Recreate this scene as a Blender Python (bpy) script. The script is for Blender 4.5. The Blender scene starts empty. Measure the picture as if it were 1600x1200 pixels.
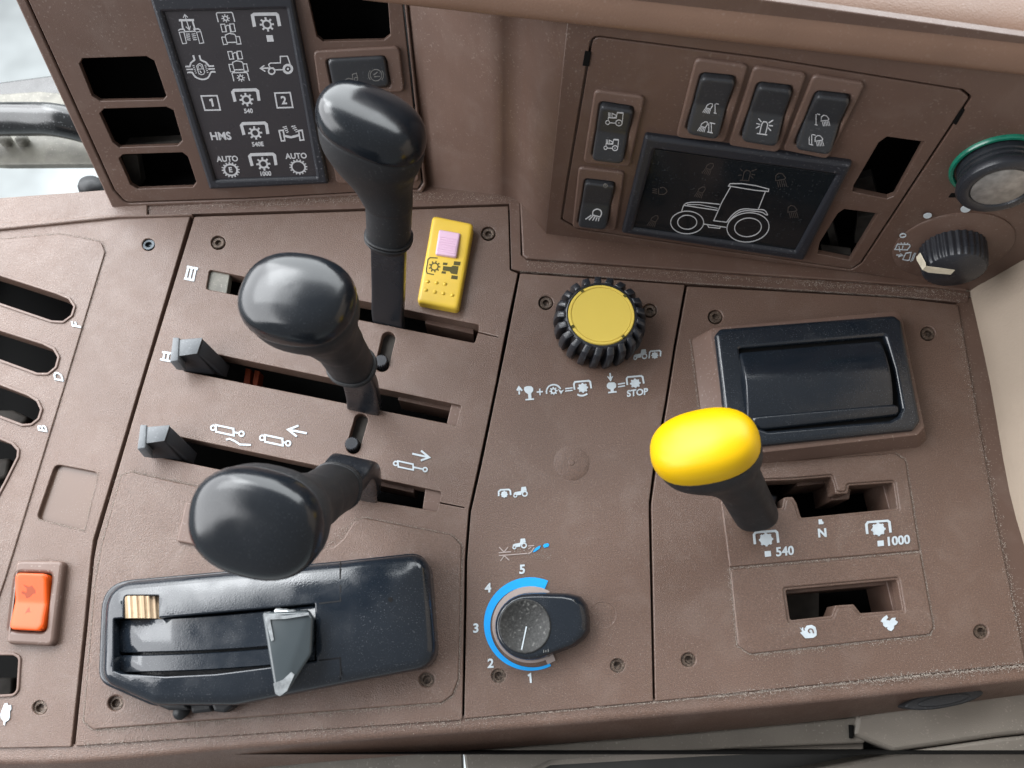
import bpy, math, random
from mathutils import Vector as V, Matrix
from mathutils.geometry import delaunay_2d_cdt
random.seed(7)
sc = bpy.context.scene
COL = sc.collection
PI = math.pi

# ------------------------------------------------------------------ camera
FPX, TILT, DIST = 1155.0, math.radians(21), 0.52          # 26 mm equivalent phone lens, half a metre above the deck
CAM = V((0, -math.sin(TILT), math.cos(TILT))) * DIST
FW = -CAM.normalized(); RT = V((1, 0, 0)); UP = RT.cross(FW)
cd = bpy.data.cameras.new('camera'); cam = bpy.data.objects.new('camera', cd); COL.objects.link(cam)
cd.sensor_width = 36; cd.lens = 36 * FPX / 1600; cd.clip_start = 0.01; cd.clip_end = 200
cam.matrix_world = Matrix.Translation(CAM) @ Matrix((RT, UP, -FW)).transposed().to_4x4()
sc.camera = cam
cd.dof.use_dof = True; cd.dof.focus_distance = 0.49; cd.dof.aperture_fstop = 9

# ------------------------------------------------------------------ light: cab windows, soft overcast day
w = bpy.data.worlds.new('World'); sc.world = w; w.use_nodes = True
bg = w.node_tree.nodes['Background']; bg.inputs[0].default_value = (0.95, 0.97, 1.0, 1); bg.inputs[1].default_value = 0.40
def area(name, loc, target, sx, sy, power, col):
    d = bpy.data.lights.new(name, 'AREA'); d.shape = 'RECTANGLE'; d.size = sx; d.size_y = sy; d.energy = power; d.color = col
    o = bpy.data.objects.new(name, d); COL.objects.link(o); o.location = loc
    o.rotation_euler = (V(target) - V(loc)).to_track_quat('-Z', 'Y').to_euler(); return o
area('side_window_light', (-1.05, 0.2, 0.66), (-0.1, 0, 0.1), 2.0, 1.2, 50, (0.97, 0.98, 1.0))
area('front_window_light', (0.1, 1.3, 0.85), (0, 0.0, 0.3), 2.6, 1.7, 92, (0.94, 0.98, 1.0))
area('open_sky_light', (-2.3, 1.7, 2.6), (-2.3, 1.7, 0), 2.2, 2.2, 85, (0.95, 0.98, 1.0))
sc.view_settings.view_transform = 'Standard'; sc.view_settings.look = 'None'; sc.view_settings.gamma = 1
sc.view_settings.exposure = 0.0
sc.cycles.max_bounces = 6

# ------------------------------------------------------------------ helpers
def ray(x, y): return FW + RT * ((x - 800) / FPX) + UP * ((600 - y) / FPX)
def W(x, y, z=0.0):
    d = ray(x, y); return CAM + d * ((z - CAM.z) / d.z)
class Plane:
    def __init__(s, o, u, v):
        s.o = o; s.u = u.normalized(); s.v = (v - s.u * v.dot(s.u)).normalized(); s.n = s.u.cross(s.v)
    def uv(s, x, y, h=0.0):
        hh = h if not callable(h) else 0.004
        for _ in range(4 if callable(h) else 1):
            d = ray(x, y); t = ((s.o + s.n * hh) - CAM).dot(s.n) / d.dot(s.n); q = CAM + d * t - s.o
            r = (q.dot(s.u), q.dot(s.v))
            if callable(h): hh = h(*r)
        return r
    def to(s, u, v, h=0.0): return s.o + s.u * u + s.v * v + s.n * h
    def at(s, x, y, h=0.0):
        u, v = s.uv(x, y, h); return s.to(u, v, h(u, v) if callable(h) else h)
def frame(a, b, vp):
    A, B = W(*a), W(*b); return Plane(A, B - A, -ray(*vp))
DECK = Plane(V((0, 0, 0)), V((1, 0, 0)), V((0, 1, 0)))
RP = frame((851, 366), (1500, 450), (815, 1150))          # upright lighting panel
LP = frame((176, 325), (660, 300), (780, 1740))           # upright symbol panel
CP = frame((665, 300), (803, 305), (810, 1150))           # plain column between them

class MB:
    def __init__(s): s.v = []; s.f = []; s.s = []
    def add(s, vs, fs, smooth=False):
        n = len(s.v); s.v += [V(p) for p in vs]; s.f += [[i + n for i in f] for f in fs]; s.s += [smooth] * len(fs); return s
    def build(s, name, mat, parent=None):
        o0 = V((0, 0, 0)); p = parent
        while p is not None: o0 = o0 + p.location; p = p.parent
        me = bpy.data.meshes.new(name); me.from_pydata([tuple(p - o0) for p in s.v], [], s.f)
        me.polygons.foreach_set('use_smooth', s.s); me.materials.append(M[mat]); me.update()
        o = bpy.data.objects.new(name, me); COL.objects.link(o)
        if parent is not None: o.parent = parent
        return o
def tag(o, label, cat=None, group=None):
    o['label'] = label
    if cat: o['category'] = cat
    if group: o['group'] = group
    return o
def thing(name, label, cat, loc=(0, 0, 0), group=None):
    o = bpy.data.objects.new(name, None); COL.objects.link(o); o.location = loc; o.empty_display_size = .01
    return tag(o, label, cat, group)
def struct(o, kind='structure'): o['kind'] = kind; return o

def area2(p): return sum(p[i - 1][0] * p[i][1] - p[i][0] * p[i - 1][1] for i in range(len(p)))
def ccw(p): return list(p) if area2(p) > 0 else list(p)[::-1]
def dedupe(p):
    r = []
    for q in p:
        if not r or math.hypot(q[0] - r[-1][0], q[1] - r[-1][1]) > 1e-6: r.append(q)
    if math.hypot(r[0][0] - r[-1][0], r[0][1] - r[-1][1]) < 1e-6: r.pop()
    return r
def rnd(pts, r, seg=7):
    """round the corners of a polygon; r is one radius or one per corner"""
    n = len(pts); out = []
    for i in range(n):
        a, p, b = V(pts[i - 1]), V(pts[i]), V(pts[(i + 1) % n]); ri = r[i] if isinstance(r, (list, tuple)) else r
        d1, d2 = (a - p), (b - p); l1, l2 = d1.length, d2.length
        if ri <= 0 or l1 < 1e-9 or l2 < 1e-9: out.append(tuple(p)); continue
        d1 /= l1; d2 /= l2; c = max(-1, min(1, d1.dot(d2))); ang = math.acos(c)
        if ang > PI - .05: out.append(tuple(p)); continue
        t = min(ri / math.tan(ang / 2), l1 * .48, l2 * .48); s, e = p + d1 * t, p + d2 * t
        for k in range(seg + 1):
            q = k / seg; out.append(tuple(s * (1 - q) ** 2 + p * (2 * q * (1 - q)) + e * q * q))
    return dedupe(out)
def offset(p, d):
    n = len(p); out = []
    for i in range(n):
        a, q, b = V(p[i - 1]), V(p[i]), V(p[(i + 1) % n]); e1, e2 = (q - a).normalized(), (b - q).normalized()
        n1, n2 = V((-e1.y, e1.x)), V((-e2.y, e2.x)); m = n1 + n2; k = 1 + n1.dot(n2)
        out.append(tuple(q + m * (d / max(k, .35))))
    return out
def tess(loops, extra=()):
    """triangulate a polygon with holes (outer loop counter-clockwise, holes clockwise): points and triangles"""
    flat = [V((p[0] * 1000, p[1] * 1000)) for c in loops for p in c]; ed = []; n0 = 0
    for c in loops: ed += [(n0 + i, n0 + (i + 1) % len(c)) for i in range(len(c))]; n0 += len(c)
    vs, _, fs, _, _, _ = delaunay_2d_cdt(flat + [V((p[0] * 1000, p[1] * 1000)) for p in extra], ed, [], 0, 1e-5, False); out = []
    for f in fs:
        c = (vs[f[0]] + vs[f[1]] + vs[f[2]]) / 3; wn = 0
        for a, b in ed:
            A, B = flat[a], flat[b]
            if (A.y > c.y) != (B.y > c.y) and c.x < (B.x - A.x) * (c.y - A.y) / (B.y - A.y) + A.x: wn += 1 if B.y > A.y else -1
        if wn > 0:
            p, q, r = (vs[i] for i in f); sg = (q.x - p.x) * (r.y - p.y) - (r.x - p.x) * (q.y - p.y)
            if abs(sg) > 1e-9: out.append(list(f) if sg > 0 else list(f)[::-1])
    return [(v.x / 1000, v.y / 1000) for v in vs], out
def prism(pl, outer, holes=(), h0=-.003, h1=0., b=.0006, seg=3, mb=None, bottom=False, hb=None):
    mb = mb or MB(); loops = [ccw(dedupe(outer))] + [ccw(dedupe(h))[::-1] for h in holes]
    caps = []
    for li, L in enumerate(loops):
        if li and hb is not None: b = hb
        n = len(L); rings = [(L, h0)]
        for k in range(seg + 1):
            a = PI / 2 * k / seg; rings.append((offset(L, b * (1 - math.cos(a))) if k else L, h1 - b + b * math.sin(a)))
        vs = [pl.to(p[0], p[1], h) for R, h in rings for p in R]
        mb.add(vs[:2 * n], [[j, (j + 1) % n, n + (j + 1) % n, n + j] for j in range(n)], False)
        mb.add(vs[n:], [[k * n + j, k * n + (j + 1) % n, (k + 1) * n + (j + 1) % n, (k + 1) * n + j] for k in range(seg) for j in range(n)], True)
        caps.append(rings[-1][0])
    flat, fs = tess(caps); mb.add([pl.to(p[0], p[1], h1) for p in flat], fs, False)
    if bottom: mb.add([pl.to(p[0], p[1], h0) for p in loops[0]], [list(range(len(loops[0])))[::-1]])
    return mb
def cushion(pl, outer, holes, h0, h1, b, hb, A, R, step=.0025, seg=9):
    """like prism, but with a softly domed top; returns the mesh and its height function"""
    L0 = ccw(dedupe(outer)); amax = PI / 2 - math.atan(2 * A / R); rings = [(L0, h0)]
    for k in range(seg + 1):
        a = amax * k / seg; rings.append((offset(L0, b * (1 - math.cos(a))), h1 - b + b * math.sin(a)))
    T, ht = rings[-1]; n = len(T)
    def hgt(u, v):
        p = V((u, v)); d = 1.
        for i in range(n):
            a, q = V(T[i - 1]), V(T[i]); e = q - a; t = max(0, min(1, (p - a).dot(e) / max(e.length_squared, 1e-12))); d = min(d, (p - a - e * t).length)
        return ht + A * (1 - (1 - min(d / R, 1)) ** 2)
    mb = MB(); vs = [pl.to(p[0], p[1], h) for Q, h in rings for p in Q]
    mb.add(vs, [[k * n + j, k * n + (j + 1) % n, (k + 1) * n + (j + 1) % n, (k + 1) * n + j] for k in range(len(rings) - 1) for j in range(n)], True)
    caps = [T]
    for H in holes:
        H = ccw(dedupe(H))[::-1]; m = len(H); rr = [(H, None)] + [(offset(H, hb * (1 - math.cos(PI / 2 * k / 3))), -hb + hb * math.sin(PI / 2 * k / 3)) for k in range(4)]
        vs = [pl.to(p[0], p[1], h0 if dz is None else hgt(*p) + dz) for Q, dz in rr for p in Q]
        mb.add(vs, [[k * m + j, k * m + (j + 1) % m, (k + 1) * m + (j + 1) % m, (k + 1) * m + j] for k in range(4) for j in range(m)], True); caps.append(rr[-1][0])
    us, ws = [p[0] for p in T], [p[1] for p in T]; nx, ny = int((max(us) - min(us)) / step), int((max(ws) - min(ws)) / step); ex = []
    for i in range(1, nx):
        for j in range(1, ny):
            q = (min(us) + i * step, min(ws) + (j + .5 * (i % 2)) * step)
            if all(min(math.dist(q, p) for p in c) > step * .45 for c in caps): ex.append(q)
    flat, fs = tess(caps, ex); mb.add([pl.to(p[0], p[1], hgt(*p)) for p in flat], fs, True); return mb, hgt
def pxs(pl, pts, h=0.): return [pl.uv(x, y, h) for x, y in pts]
def slab(pl, pts, r=.002, h0=-.003, h1=0., b=.0006, holes=(), seg=3, mb=None, bottom=False, hb=None):
    """a plate on plane pl whose top outline runs through the given picture points; holes = [(points, radius)]"""
    return prism(pl, rnd(pxs(pl, pts, h1), r), [rnd(pxs(pl, hp, h1), hr) for hp, hr in holes], h0, h1, b, seg, mb, bottom, hb)
def circ(cx, cy, rx, ry=None, n=20, a0=0, a1=360, rot=0):
    ry = ry or rx; c, s = math.cos(math.radians(rot)), math.sin(math.radians(rot)); out = []
    m = n if abs(a1 - a0) >= 360 else n + 1
    for k in range(m):
        a = math.radians(a0 + (a1 - a0) * k / n); x, y = rx * math.cos(a), ry * math.sin(a)
        out.append((cx + x * c - y * s, cy + x * s + y * c))
    return out
def K(x0, y0, s): return lambda p: (x0 + p[0] / s, y0 + p[1] / s)
def smooth_line(p, n=5):
    out = []
    for i in range(len(p) - 1):
        a, b, c, d = V(p[max(i - 1, 0)]), V(p[i]), V(p[i + 1]), V(p[min(i + 2, len(p) - 1)])
        for k in range(n):
            t = k / n; out.append(tuple(.5 * ((2 * b) + (c - a) * t + (2 * a - 5 * b + 4 * c - d) * t * t + (3 * b - a - 3 * c + d) * t ** 3)))
    return out + [tuple(p[-1])]
def curve3(p, n=6): return [V(q) for q in smooth_line([tuple(q) for q in p], n)]

class Icon:
    """marks traced on a plane: strokes and filled shapes in crop coordinates, one mesh"""
    def __init__(s, pl, k, h, t=.00005): s.pl, s.k, s.h, s.t, s.mb, s.i = pl, k, h, t, MB(), 0
    def H(s, e):
        if callable(s.h): return lambda u, v: s.h(u, v) + e
        return s.h + e
    def line(s, pts, wd, closed=False):
        s.i += 1; e = s.t + (s.i % 9) * .000006; h = s.H(e); n = len(pts); P = []
        for i in range(n):
            q = V(pts[i]); a = V(pts[i - 1]) if (i or closed) else None; b = V(pts[(i + 1) % n]) if (i < n - 1 or closed) else None
            e1 = (q - a).normalized() if a is not None else None; e2 = (b - q).normalized() if b is not None else None
            e1 = e1 or e2; e2 = e2 or e1; n1, n2 = V((-e1.y, e1.x)), V((-e2.y, e2.x)); m = (n1 + n2) / max(1 + n1.dot(n2), .5) * wd / 2
            P.append((q + m, q - m))
        top = []; low = []
        for p, m in P:
            for z in (p, m):
                x, y = s.k(z); u, v = s.pl.uv(x, y, h); hh = h(u, v) if callable(h) else h
                top.append(s.pl.to(u, v, hh)); low.append(s.pl.to(u, v, hh - e - .0001))
        R = range(n if closed else n - 1); N = 2 * n; fs = []
        for i in R:
            a, b = 2 * i, 2 * ((i + 1) % n); fs += [[a, a + 1, b + 1, b], [a + N, a, b, b + N], [a + 1, a + 1 + N, b + 1 + N, b + 1]]
        if not closed: fs += [[1, 0, N, N + 1], [N - 2, N - 1, 2 * N - 1, 2 * N - 2]]
        s.mb.add(top + low, fs); return s
    def lines(s, wd, *pl):
        for p in pl: s.line(p, wd)
        return s
    def fill(s, pts, holes=()):
        s.i += 1; e = s.t + (s.i % 9) * .000006; h = s.H(e)
        def cv(L):
            r = []
            for p in L:
                x, y = s.k(p); r.append(s.pl.uv(x, y, h))
            return r
        L = [ccw(dedupe(cv(pts)))] + [ccw(dedupe(cv(q)))[::-1] for q in holes]; hh = (lambda p: h(*p)) if callable(h) else (lambda p: h)
        flat, fs = tess(L); s.mb.add([s.pl.to(*p, hh(p)) for p in flat], fs)
        for c in L:
            n = len(c); s.mb.add([s.pl.to(*p, hh(p)) for p in c] + [s.pl.to(*p, hh(p) - e - .0001) for p in c], [[i, i + n, (i + 1) % n + n, (i + 1) % n] for i in range(n)])
        return s
    def gear(s, c, ex, ey, n=8, r=1., root=.68, hole=.45):
        A = []
        for k in range(n):
            for da, rr in ((-.5, root), (-.22, root), (-.18, r), (.18, r), (.22, root)):
                a = 2 * PI * (k + da) / n; A.append((c[0] + rr * (math.cos(a) * ex[0] + math.sin(a) * ey[0]), c[1] + rr * (math.cos(a) * ex[1] + math.sin(a) * ey[1])))
        H = [[(c[0] + hole * (math.cos(a) * ex[0] + math.sin(a) * ey[0]), c[1] + hole * (math.cos(a) * ex[1] + math.sin(a) * ey[1])) for a in [2 * PI * j / 16 for j in range(16)]]] if hole else []
        return s.fill(A, H)
    def text(s, st, c, height, right=(1, 0), up=(0, -1), bold=.012):
        """text centred on c (crop coords, baseline centre); height = cap height in crop units"""
        V_, F_ = glyphs(st, bold); e = s.t + .00006; h = s.H(e); top = []; low = []
        for x, y in V_:
            q = (c[0] + height * (x * right[0] + y * up[0]), c[1] + height * (x * right[1] + y * up[1]))
            X, Y = s.k(q); u, v = s.pl.uv(X, Y, h); hh = h(u, v) if callable(h) else h
            top.append(s.pl.to(u, v, hh)); low.append(s.pl.to(u, v, hh - e - .0001))
        N = len(top); ec = {}
        for f in F_:
            for i in range(len(f)): k = (f[i], f[(i + 1) % len(f)]); ec[k] = 1
        sd = [[b, a, a + N, b + N] for a, b in ec if (b, a) not in ec]
        s.mb.add(top + low, [list(f) for f in F_] + sd); return s
    def done(s, name, mat, parent, label=None):
        o = s.mb.build(name, mat, parent)
        if label: o['label'] = label
        return o
_gl = {}
def glyphs(st, bold):
    if (st, bold) in _gl: return _gl[(st, bold)]
    c = bpy.data.curves.new('glyph', 'FONT'); c.body = st; c.size = 1; c.align_x = 'CENTER'; c.offset = bold; c.resolution_u = 4; c.fill_mode = 'FRONT'
    o = bpy.data.objects.new('glyph', c); COL.objects.link(o); dg = bpy.context.evaluated_depsgraph_get()
    me = o.evaluated_get(dg).to_mesh(); vs = [(v.co.x, v.co.y) for v in me.vertices]; fs = [list(p.vertices) for p in me.polygons]
    o.evaluated_get(dg).to_mesh_clear(); bpy.data.objects.remove(o); bpy.data.curves.remove(c)
    seen = {}; mp = []; nv = []
    for x, y in vs:
        k = (round(x, 5), round(y, 5))
        if k not in seen: seen[k] = len(nv); nv.append(k)
        mp.append(seen[k])
    F_ = []
    for f in fs:
        g = dedup_i([mp[i] for i in f])
        if len(g) > 2: F_.append(g if area2([nv[i] for i in g]) > 0 else g[::-1])
    cap = .69
    _gl[(st, bold)] = ([(x / cap, y / cap) for x, y in nv], F_); return _gl[(st, bold)]
def dedup_i(f):
    r = [i for k, i in enumerate(f) if i != f[k - 1]]; return r

def basis(ax, hint=V((1, 0, 0))):
    z = ax.normalized(); x = (hint - z * hint.dot(z)).normalized(); return x, z.cross(x), z
def lathe(o, ax, prof, n=32, hint=V((1, 0, 0)), mb=None, flatfrom=99, rad=None):
    mb = mb or MB(); x, y, z = basis(ax, hint); vs = []
    for r, h in prof:
        for k in range(n):
            a = 2 * PI * k / n; rr = r * (rad(a) if rad else 1); vs.append(o + x * (rr * math.cos(a)) + y * (rr * math.sin(a)) + z * h)
    fs = [[k * n + j, k * n + (j + 1) % n, (k + 1) * n + (j + 1) % n, (k + 1) * n + j] for k in range(len(prof) - 1) for j in range(n)]
    mb.add(vs, fs, True)
    return mb
def sharp(o, ang=35):
    o.data.set_sharp_from_angle(angle=math.radians(ang)); return o
def sect(c, X, Y, rx, ry, e=2.4, n=32):
    out = []
    for k in range(n):
        a = 2 * PI * k / n; cc, ss = math.cos(a), math.sin(a)
        out.append(c + X * (rx * math.copysign(abs(cc) ** (2 / e), cc)) + Y * (ry * math.copysign(abs(ss) ** (2 / e), ss)))
    return out
def loft(secs, cap0=True, cap1=True, mb=None, smooth=True):
    mb = mb or MB(); n = len(secs[0]); vs = [p for s in secs for p in s]
    fs = [[k * n + j, k * n + (j + 1) % n, (k + 1) * n + (j + 1) % n, (k + 1) * n + j] for k in range(len(secs) - 1) for j in range(n)]
    m = len(secs)
    if cap0: fs.append(list(range(n))[::-1])
    if cap1: fs.append([(m - 1) * n + j for j in range(n)])
    mb.add(vs, fs, smooth); return mb
def box(pts_top, pts_bot, mb=None):
    n = len(pts_top); mb = mb or MB()
    mb.add(list(pts_bot) + list(pts_top), [[i, (i + 1) % n, n + (i + 1) % n, n + i] for i in range(n)] + [[n + i for i in range(n)], list(range(n))[::-1]]); return mb
def bevel(o, w_, seg=2, ang=40):
    import bmesh
    bm = bmesh.new(); bm.from_mesh(o.data); bmesh.ops.remove_doubles(bm, verts=bm.verts, dist=1e-6); bmesh.ops.recalc_face_normals(bm, faces=bm.faces)
    es = [e for e in bm.edges if len(e.link_faces) == 2 and e.calc_face_angle(0) > math.radians(ang)]
    bmesh.ops.bevel(bm, geom=es, offset=w_, segments=seg, affect='EDGES', profile=.5, clamp_overlap=True)
    for f in bm.faces: f.smooth = True
    bm.to_mesh(o.data); bm.free(); sharp(o, 50); return o
def bil(q, s, t): return tuple((1 - s) * ((1 - t) * q[0][i] + t * q[3][i]) + s * ((1 - t) * q[1][i] + t * q[2][i]) for i in (0, 1))
def pillow(pl, quad, prof, r=.003, er=.0012, h0=-.001, nu=22, nv=34, curve=None):
    """soft raised key: quad = 4 picture points (tl,tr,br,bl); prof(t) = height from top (t=0) to bottom (t=1)"""
    q = pxs(pl, quad, prof(.5)); wd = (V(q[1]) - V(q[0])).length; hg = (V(q[3]) - V(q[0])).length; mb = MB()
    def row(n, L):
        e = [0, .0003 / L, .0008 / L, .0016 / L, .003 / L]; m = n - 2 * len(e)
        return e + [e[-1] + (1 - 2 * e[-1]) * (k + 1) / (m + 1) for k in range(m)] + [1 - x for x in e[::-1]]
    S, T = row(nu, wd), row(nv, hg); vs = []
    for t in T:
        for s in S:
            x, y = (s - .5) * wd, (t - .5) * hg; ax, ay = abs(x) - (wd / 2 - r), abs(y) - (hg / 2 - r)
            if ax > 0 and ay > 0:
                l = math.hypot(ax, ay); d = r - l
                if d < 0: ax *= r / l; ay *= r / l; d = 0
                x = math.copysign(wd / 2 - r + ax, x); y = math.copysign(hg / 2 - r + ay, y)
            else: d = min(wd / 2 - abs(x), hg / 2 - abs(y))
            d = max(0, min(d, er)); drop = er - math.sqrt(max(0, er * er - (er - d) ** 2)); t2, s2 = y / hg + .5, x / wd + .5
            u, v = bil(q, s2, t2); vs.append(pl.to(u, v, prof(t2) - drop + (curve(s2) if curve else 0)))
    n = len(S); m = len(T); mb.add(vs, [[j * n + i, (j + 1) * n + i, (j + 1) * n + i + 1, j * n + i + 1] for j in range(m - 1) for i in range(n - 1)], True)
    ring = [i for i in range(n)] + [j * n + n - 1 for j in range(1, m)] + [(m - 1) * n + i for i in range(n - 2, -1, -1)] + [j * n for j in range(m - 2, 0, -1)]
    L = [vs[i] for i in ring]; k = len(L); mb.add(L + [p - pl.n * ((p - pl.o).dot(pl.n) - h0) for p in L], [[i, (i + 1) % k, k + (i + 1) % k, k + i] for i in range(k)], True)
    def hf(u, v):                                          # height of the key's face under a point, for the marks on it
        c = [sum(p[i] for p in q) / 4 for i in (0, 1)]; ty = (V(q[3]) + V(q[2]) - V(q[0]) - V(q[1])) / 2
        t = .5 + (V((u, v)) - V(c)).dot(ty) / ty.length_squared; return prof(max(0, min(1, t)))
    return mb, hf

# ------------------------------------------------------------------ materials
M = {}
def mat(name, col, rough=.5, spec=.5, grain=0, gscale=1500, var=.0, vscale=20, dust=0, dustcol=(.45, .40, .36), dscale=700, metal=0, coat=0, roughvar=.0, scratch=0, sheen=0, patch=0):
    m = bpy.data.materials.new(name); m.use_nodes = True; nt = m.node_tree; N = nt.nodes; L = nt.links.new
    b = N['Principled BSDF']; b.inputs['Roughness'].default_value = rough; b.inputs['Specular IOR Level'].default_value = spec
    b.inputs['Metallic'].default_value = metal; b.inputs['Coat Weight'].default_value = coat; b.inputs['Coat Roughness'].default_value = .12
    tc = N.new('ShaderNodeTexCoord'); src = tc.outputs['Object']; c = (*col, 1)
    rgb = N.new('ShaderNodeRGB'); rgb.outputs[0].default_value = c; cur = rgb.outputs[0]; rcur = None
    def noise(scale, det=3, rg=.55, dis=0, vec=None):
        n = N.new('ShaderNodeTexNoise'); n.inputs['Scale'].default_value = scale; n.inputs['Detail'].default_value = det; n.inputs['Roughness'].default_value = rg; n.inputs['Distortion'].default_value = dis
        L(vec or src, n.inputs['Vector']); return n.outputs['Fac']
    def ramp(f, a, b_, lo=0., hi=1.):
        r = N.new('ShaderNodeMapRange'); r.inputs['From Min'].default_value = a; r.inputs['From Max'].default_value = b_; r.inputs['To Min'].default_value = lo; r.inputs['To Max'].default_value = hi; L(f, r.inputs['Value']); return r.outputs['Result']
    def mix(f, A, B, mode='MIX'):
        x = N.new('ShaderNodeMix'); x.data_type = 'RGBA'; x.blend_type = mode
        if isinstance(f, float): x.inputs[0].default_value = f
        else: L(f, x.inputs[0])
        L(A, x.inputs[6])
        if isinstance(B, tuple): x.inputs[7].default_value = B
        else: L(B, x.inputs[7])
        return x.outputs[2]
    if var:
        v = ramp(noise(vscale, 2, .6), .3, .7, 1 - var, 1 + var); cmb = N.new('ShaderNodeCombineColor')
        for i in range(3): L(v, cmb.inputs[i])
        cur = mix(1., cur, cmb.outputs[0], 'MULTIPLY')
    if grain > .6:                                          # moulded grain, lighter tips and darker pits
        v = ramp(noise(1150, 1, .5), .3, .7, .80, 1.20); cmb = N.new('ShaderNodeCombineColor')
        for i in range(3): L(v, cmb.inputs[i])
        cur = mix(1., cur, cmb.outputs[0], 'MULTIPLY')
    if patch:                                               # rubbed, chalky areas
        f = ramp(noise(34, 4, .65, .4), .5, .74, 0, patch); cur = mix(f, cur, (*dustcol, 1))
    if dust:
        big = ramp(noise(26, 2, .6), .35, .72, 0, 1); sp = ramp(noise(dscale, 0, .5), .70, .77, 0, 1)
        mm = N.new('ShaderNodeMath'); mm.operation = 'MULTIPLY'; L(big, mm.inputs[0]); L(sp, mm.inputs[1])
        m2 = N.new('ShaderNodeMath'); m2.operation = 'MULTIPLY'; L(mm.outputs[0], m2.inputs[0]); m2.inputs[1].default_value = dust
        cur = mix(m2.outputs[0], cur, (*dustcol, 1))
    if scratch:                                             # a few fine hairline scuffs in two directions
        for rot, sd in ((.5, 0), (-.9, 7)):
            mp = N.new('ShaderNodeMapping'); mp.inputs['Scale'].default_value = (45, 900, 60); mp.inputs['Rotation'].default_value = (0, 0, rot); mp.inputs['Location'].default_value = (sd, sd, sd); L(src, mp.inputs['Vector'])
            f = ramp(noise(1, 0, .4, 0, mp.outputs['Vector']), .80, .84, 0, scratch); cur = mix(f, cur, (*dustcol, 1))
    L(cur, b.inputs['Base Color'])
    if roughvar: L(ramp(noise(60, 2, .6), .3, .7, rough - roughvar, rough + roughvar), b.inputs['Roughness'])
    if grain:
        bp = N.new('ShaderNodeBump'); bp.inputs['Strength'].default_value = grain; bp.inputs['Distance'].default_value = .0004
        L(noise(gscale, 1, .5), bp.inputs['Height']); L(bp.outputs['Normal'], b.inputs['Normal'])
    M[name] = m; return m
BR = (.119, .074, .056)
mat('brown_plastic', BR, .42, .5, grain=.8, gscale=1500, var=.08, vscale=9, dust=.40, dscale=1500, roughvar=.07, patch=.07)
mat('brown_smooth', (.104, .063, .048), .42, .5, grain=.22, gscale=1500, var=.07, dust=.22, roughvar=.06, patch=.06)
mat('brown_bezel', (.128, .081, .064), .45, .5, grain=.18, gscale=1700, var=.06, dust=.4, roughvar=.05)
mat('black_gloss', (.007, .009, .012), .20, .48, grain=.03, gscale=900, dust=.10, dustcol=(.2, .22, .24), dscale=1400, roughvar=.05)
mat('black_plastic', (.018, .020, .025), .33, .5, grain=.12, dust=.2, dustcol=(.28, .29, .30), dscale=900, roughvar=.08)
mat('hitch_plastic', (.010, .014, .020), .19, .55, grain=.10, gscale=1000, dust=.14, dustcol=(.36, .37, .38), dscale=1300, roughvar=.10)
mat('black_rubber', (.016, .017, .019), .52, .35, grain=.25, dust=.2, dustcol=(.2, .2, .2), roughvar=.08)
mat('frame_plastic', (.017, .019, .025), .42, .5, grain=.3, gscale=1600, dust=.3, dustcol=(.3, .3, .32))
mat('screen_black', (.032, .029, .033), .34, .5, grain=.03, dust=.15, dustcol=(.2, .2, .2), roughvar=.08)
mat('glass_black', (.008, .010, .012), .16, .5, dust=.2, dustcol=(.16, .17, .18), roughvar=.06)
mat('switch_black', (.028, .030, .034), .36, .5, grain=.15, dust=.2, dustcol=(.25, .26, .27), roughvar=.06)
mat('shaft_black', (.014, .016, .020), .3, .5, grain=.1, dust=.25, dustcol=(.2, .2, .2), roughvar=.08)
mat('cavity_black', (.004, .004, .004), .8, .1)
mat('cavity_grey', (.05, .045, .040), .7, .2, var=.4, vscale=60)
mat('white_paint', (.50, .56, .60), .5, .3, var=.07, vscale=200)
mat('print_white', (.50, .51, .53), .4, .3, var=.06, vscale=300)
mat('print_faint', (.055, .046, .042), .4, .3)
mat('print_dim', (.16, .16, .155), .4, .3, var=.2, vscale=300)
mat('yellow_plastic', (.62, .42, .04), .38, .5, grain=.08, var=.05, dust=.15, dustcol=(.5, .42, .2))
mat('yellow_gloss', (.60, .365, .0), .36, .3, coat=.0, var=.02)
mat('yellow_disc', (.60, .455, .085), .45, .4, grain=.08, var=.03, dust=.1, dustcol=(.6, .5, .2))
mat('pink_plastic', (.62, .42, .55), .4, .5)
mat('dark_print', (.07, .06, .012), .5, .3)
mat('orange_plastic', (.58, .070, .004), .34, .35, coat=.0, var=.04, vscale=60)
mat('orange_dark', (.30, .055, .02), .5, .3)
mat('blue_paint', (.012, .33, .80), .5, .3)
mat('grey_ring', (.36, .30, .28), .5, .4, dust=.4)
mat('knob_insert', (.032, .032, .031), .55, .4, grain=.6, gscale=900, var=.5, vscale=700, dust=.7, dustcol=(.3, .3, .28))
mat('tan_plastic', (.50, .37, .24), .45, .4, dust=.3, var=.08, vscale=200)
mat('bumper_grey', (.13, .14, .15), .5, .4, grain=.2, dust=.5, dustcol=(.4, .42, .44), patch=.3)
mat('bumper_dark', (.025, .026, .03), .5, .4, grain=.2)
mat('rust_screw', (.085, .060, .045), .5, .5, grain=.8, gscale=900, var=.5, vscale=500, dust=.9, dustcol=(.38, .32, .25), dscale=900, metal=.3)
mat('dark_screw', (.035, .043, .050), .35, .5, metal=.6, var=.3, vscale=600)
mat('worn_paint', (.040, .050, .055), .20, .6, grain=.04, roughvar=.06, var=.1)
mat('bare_metal', (.34, .36, .37), .3, .6, metal=.7, var=.3, vscale=300)
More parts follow.
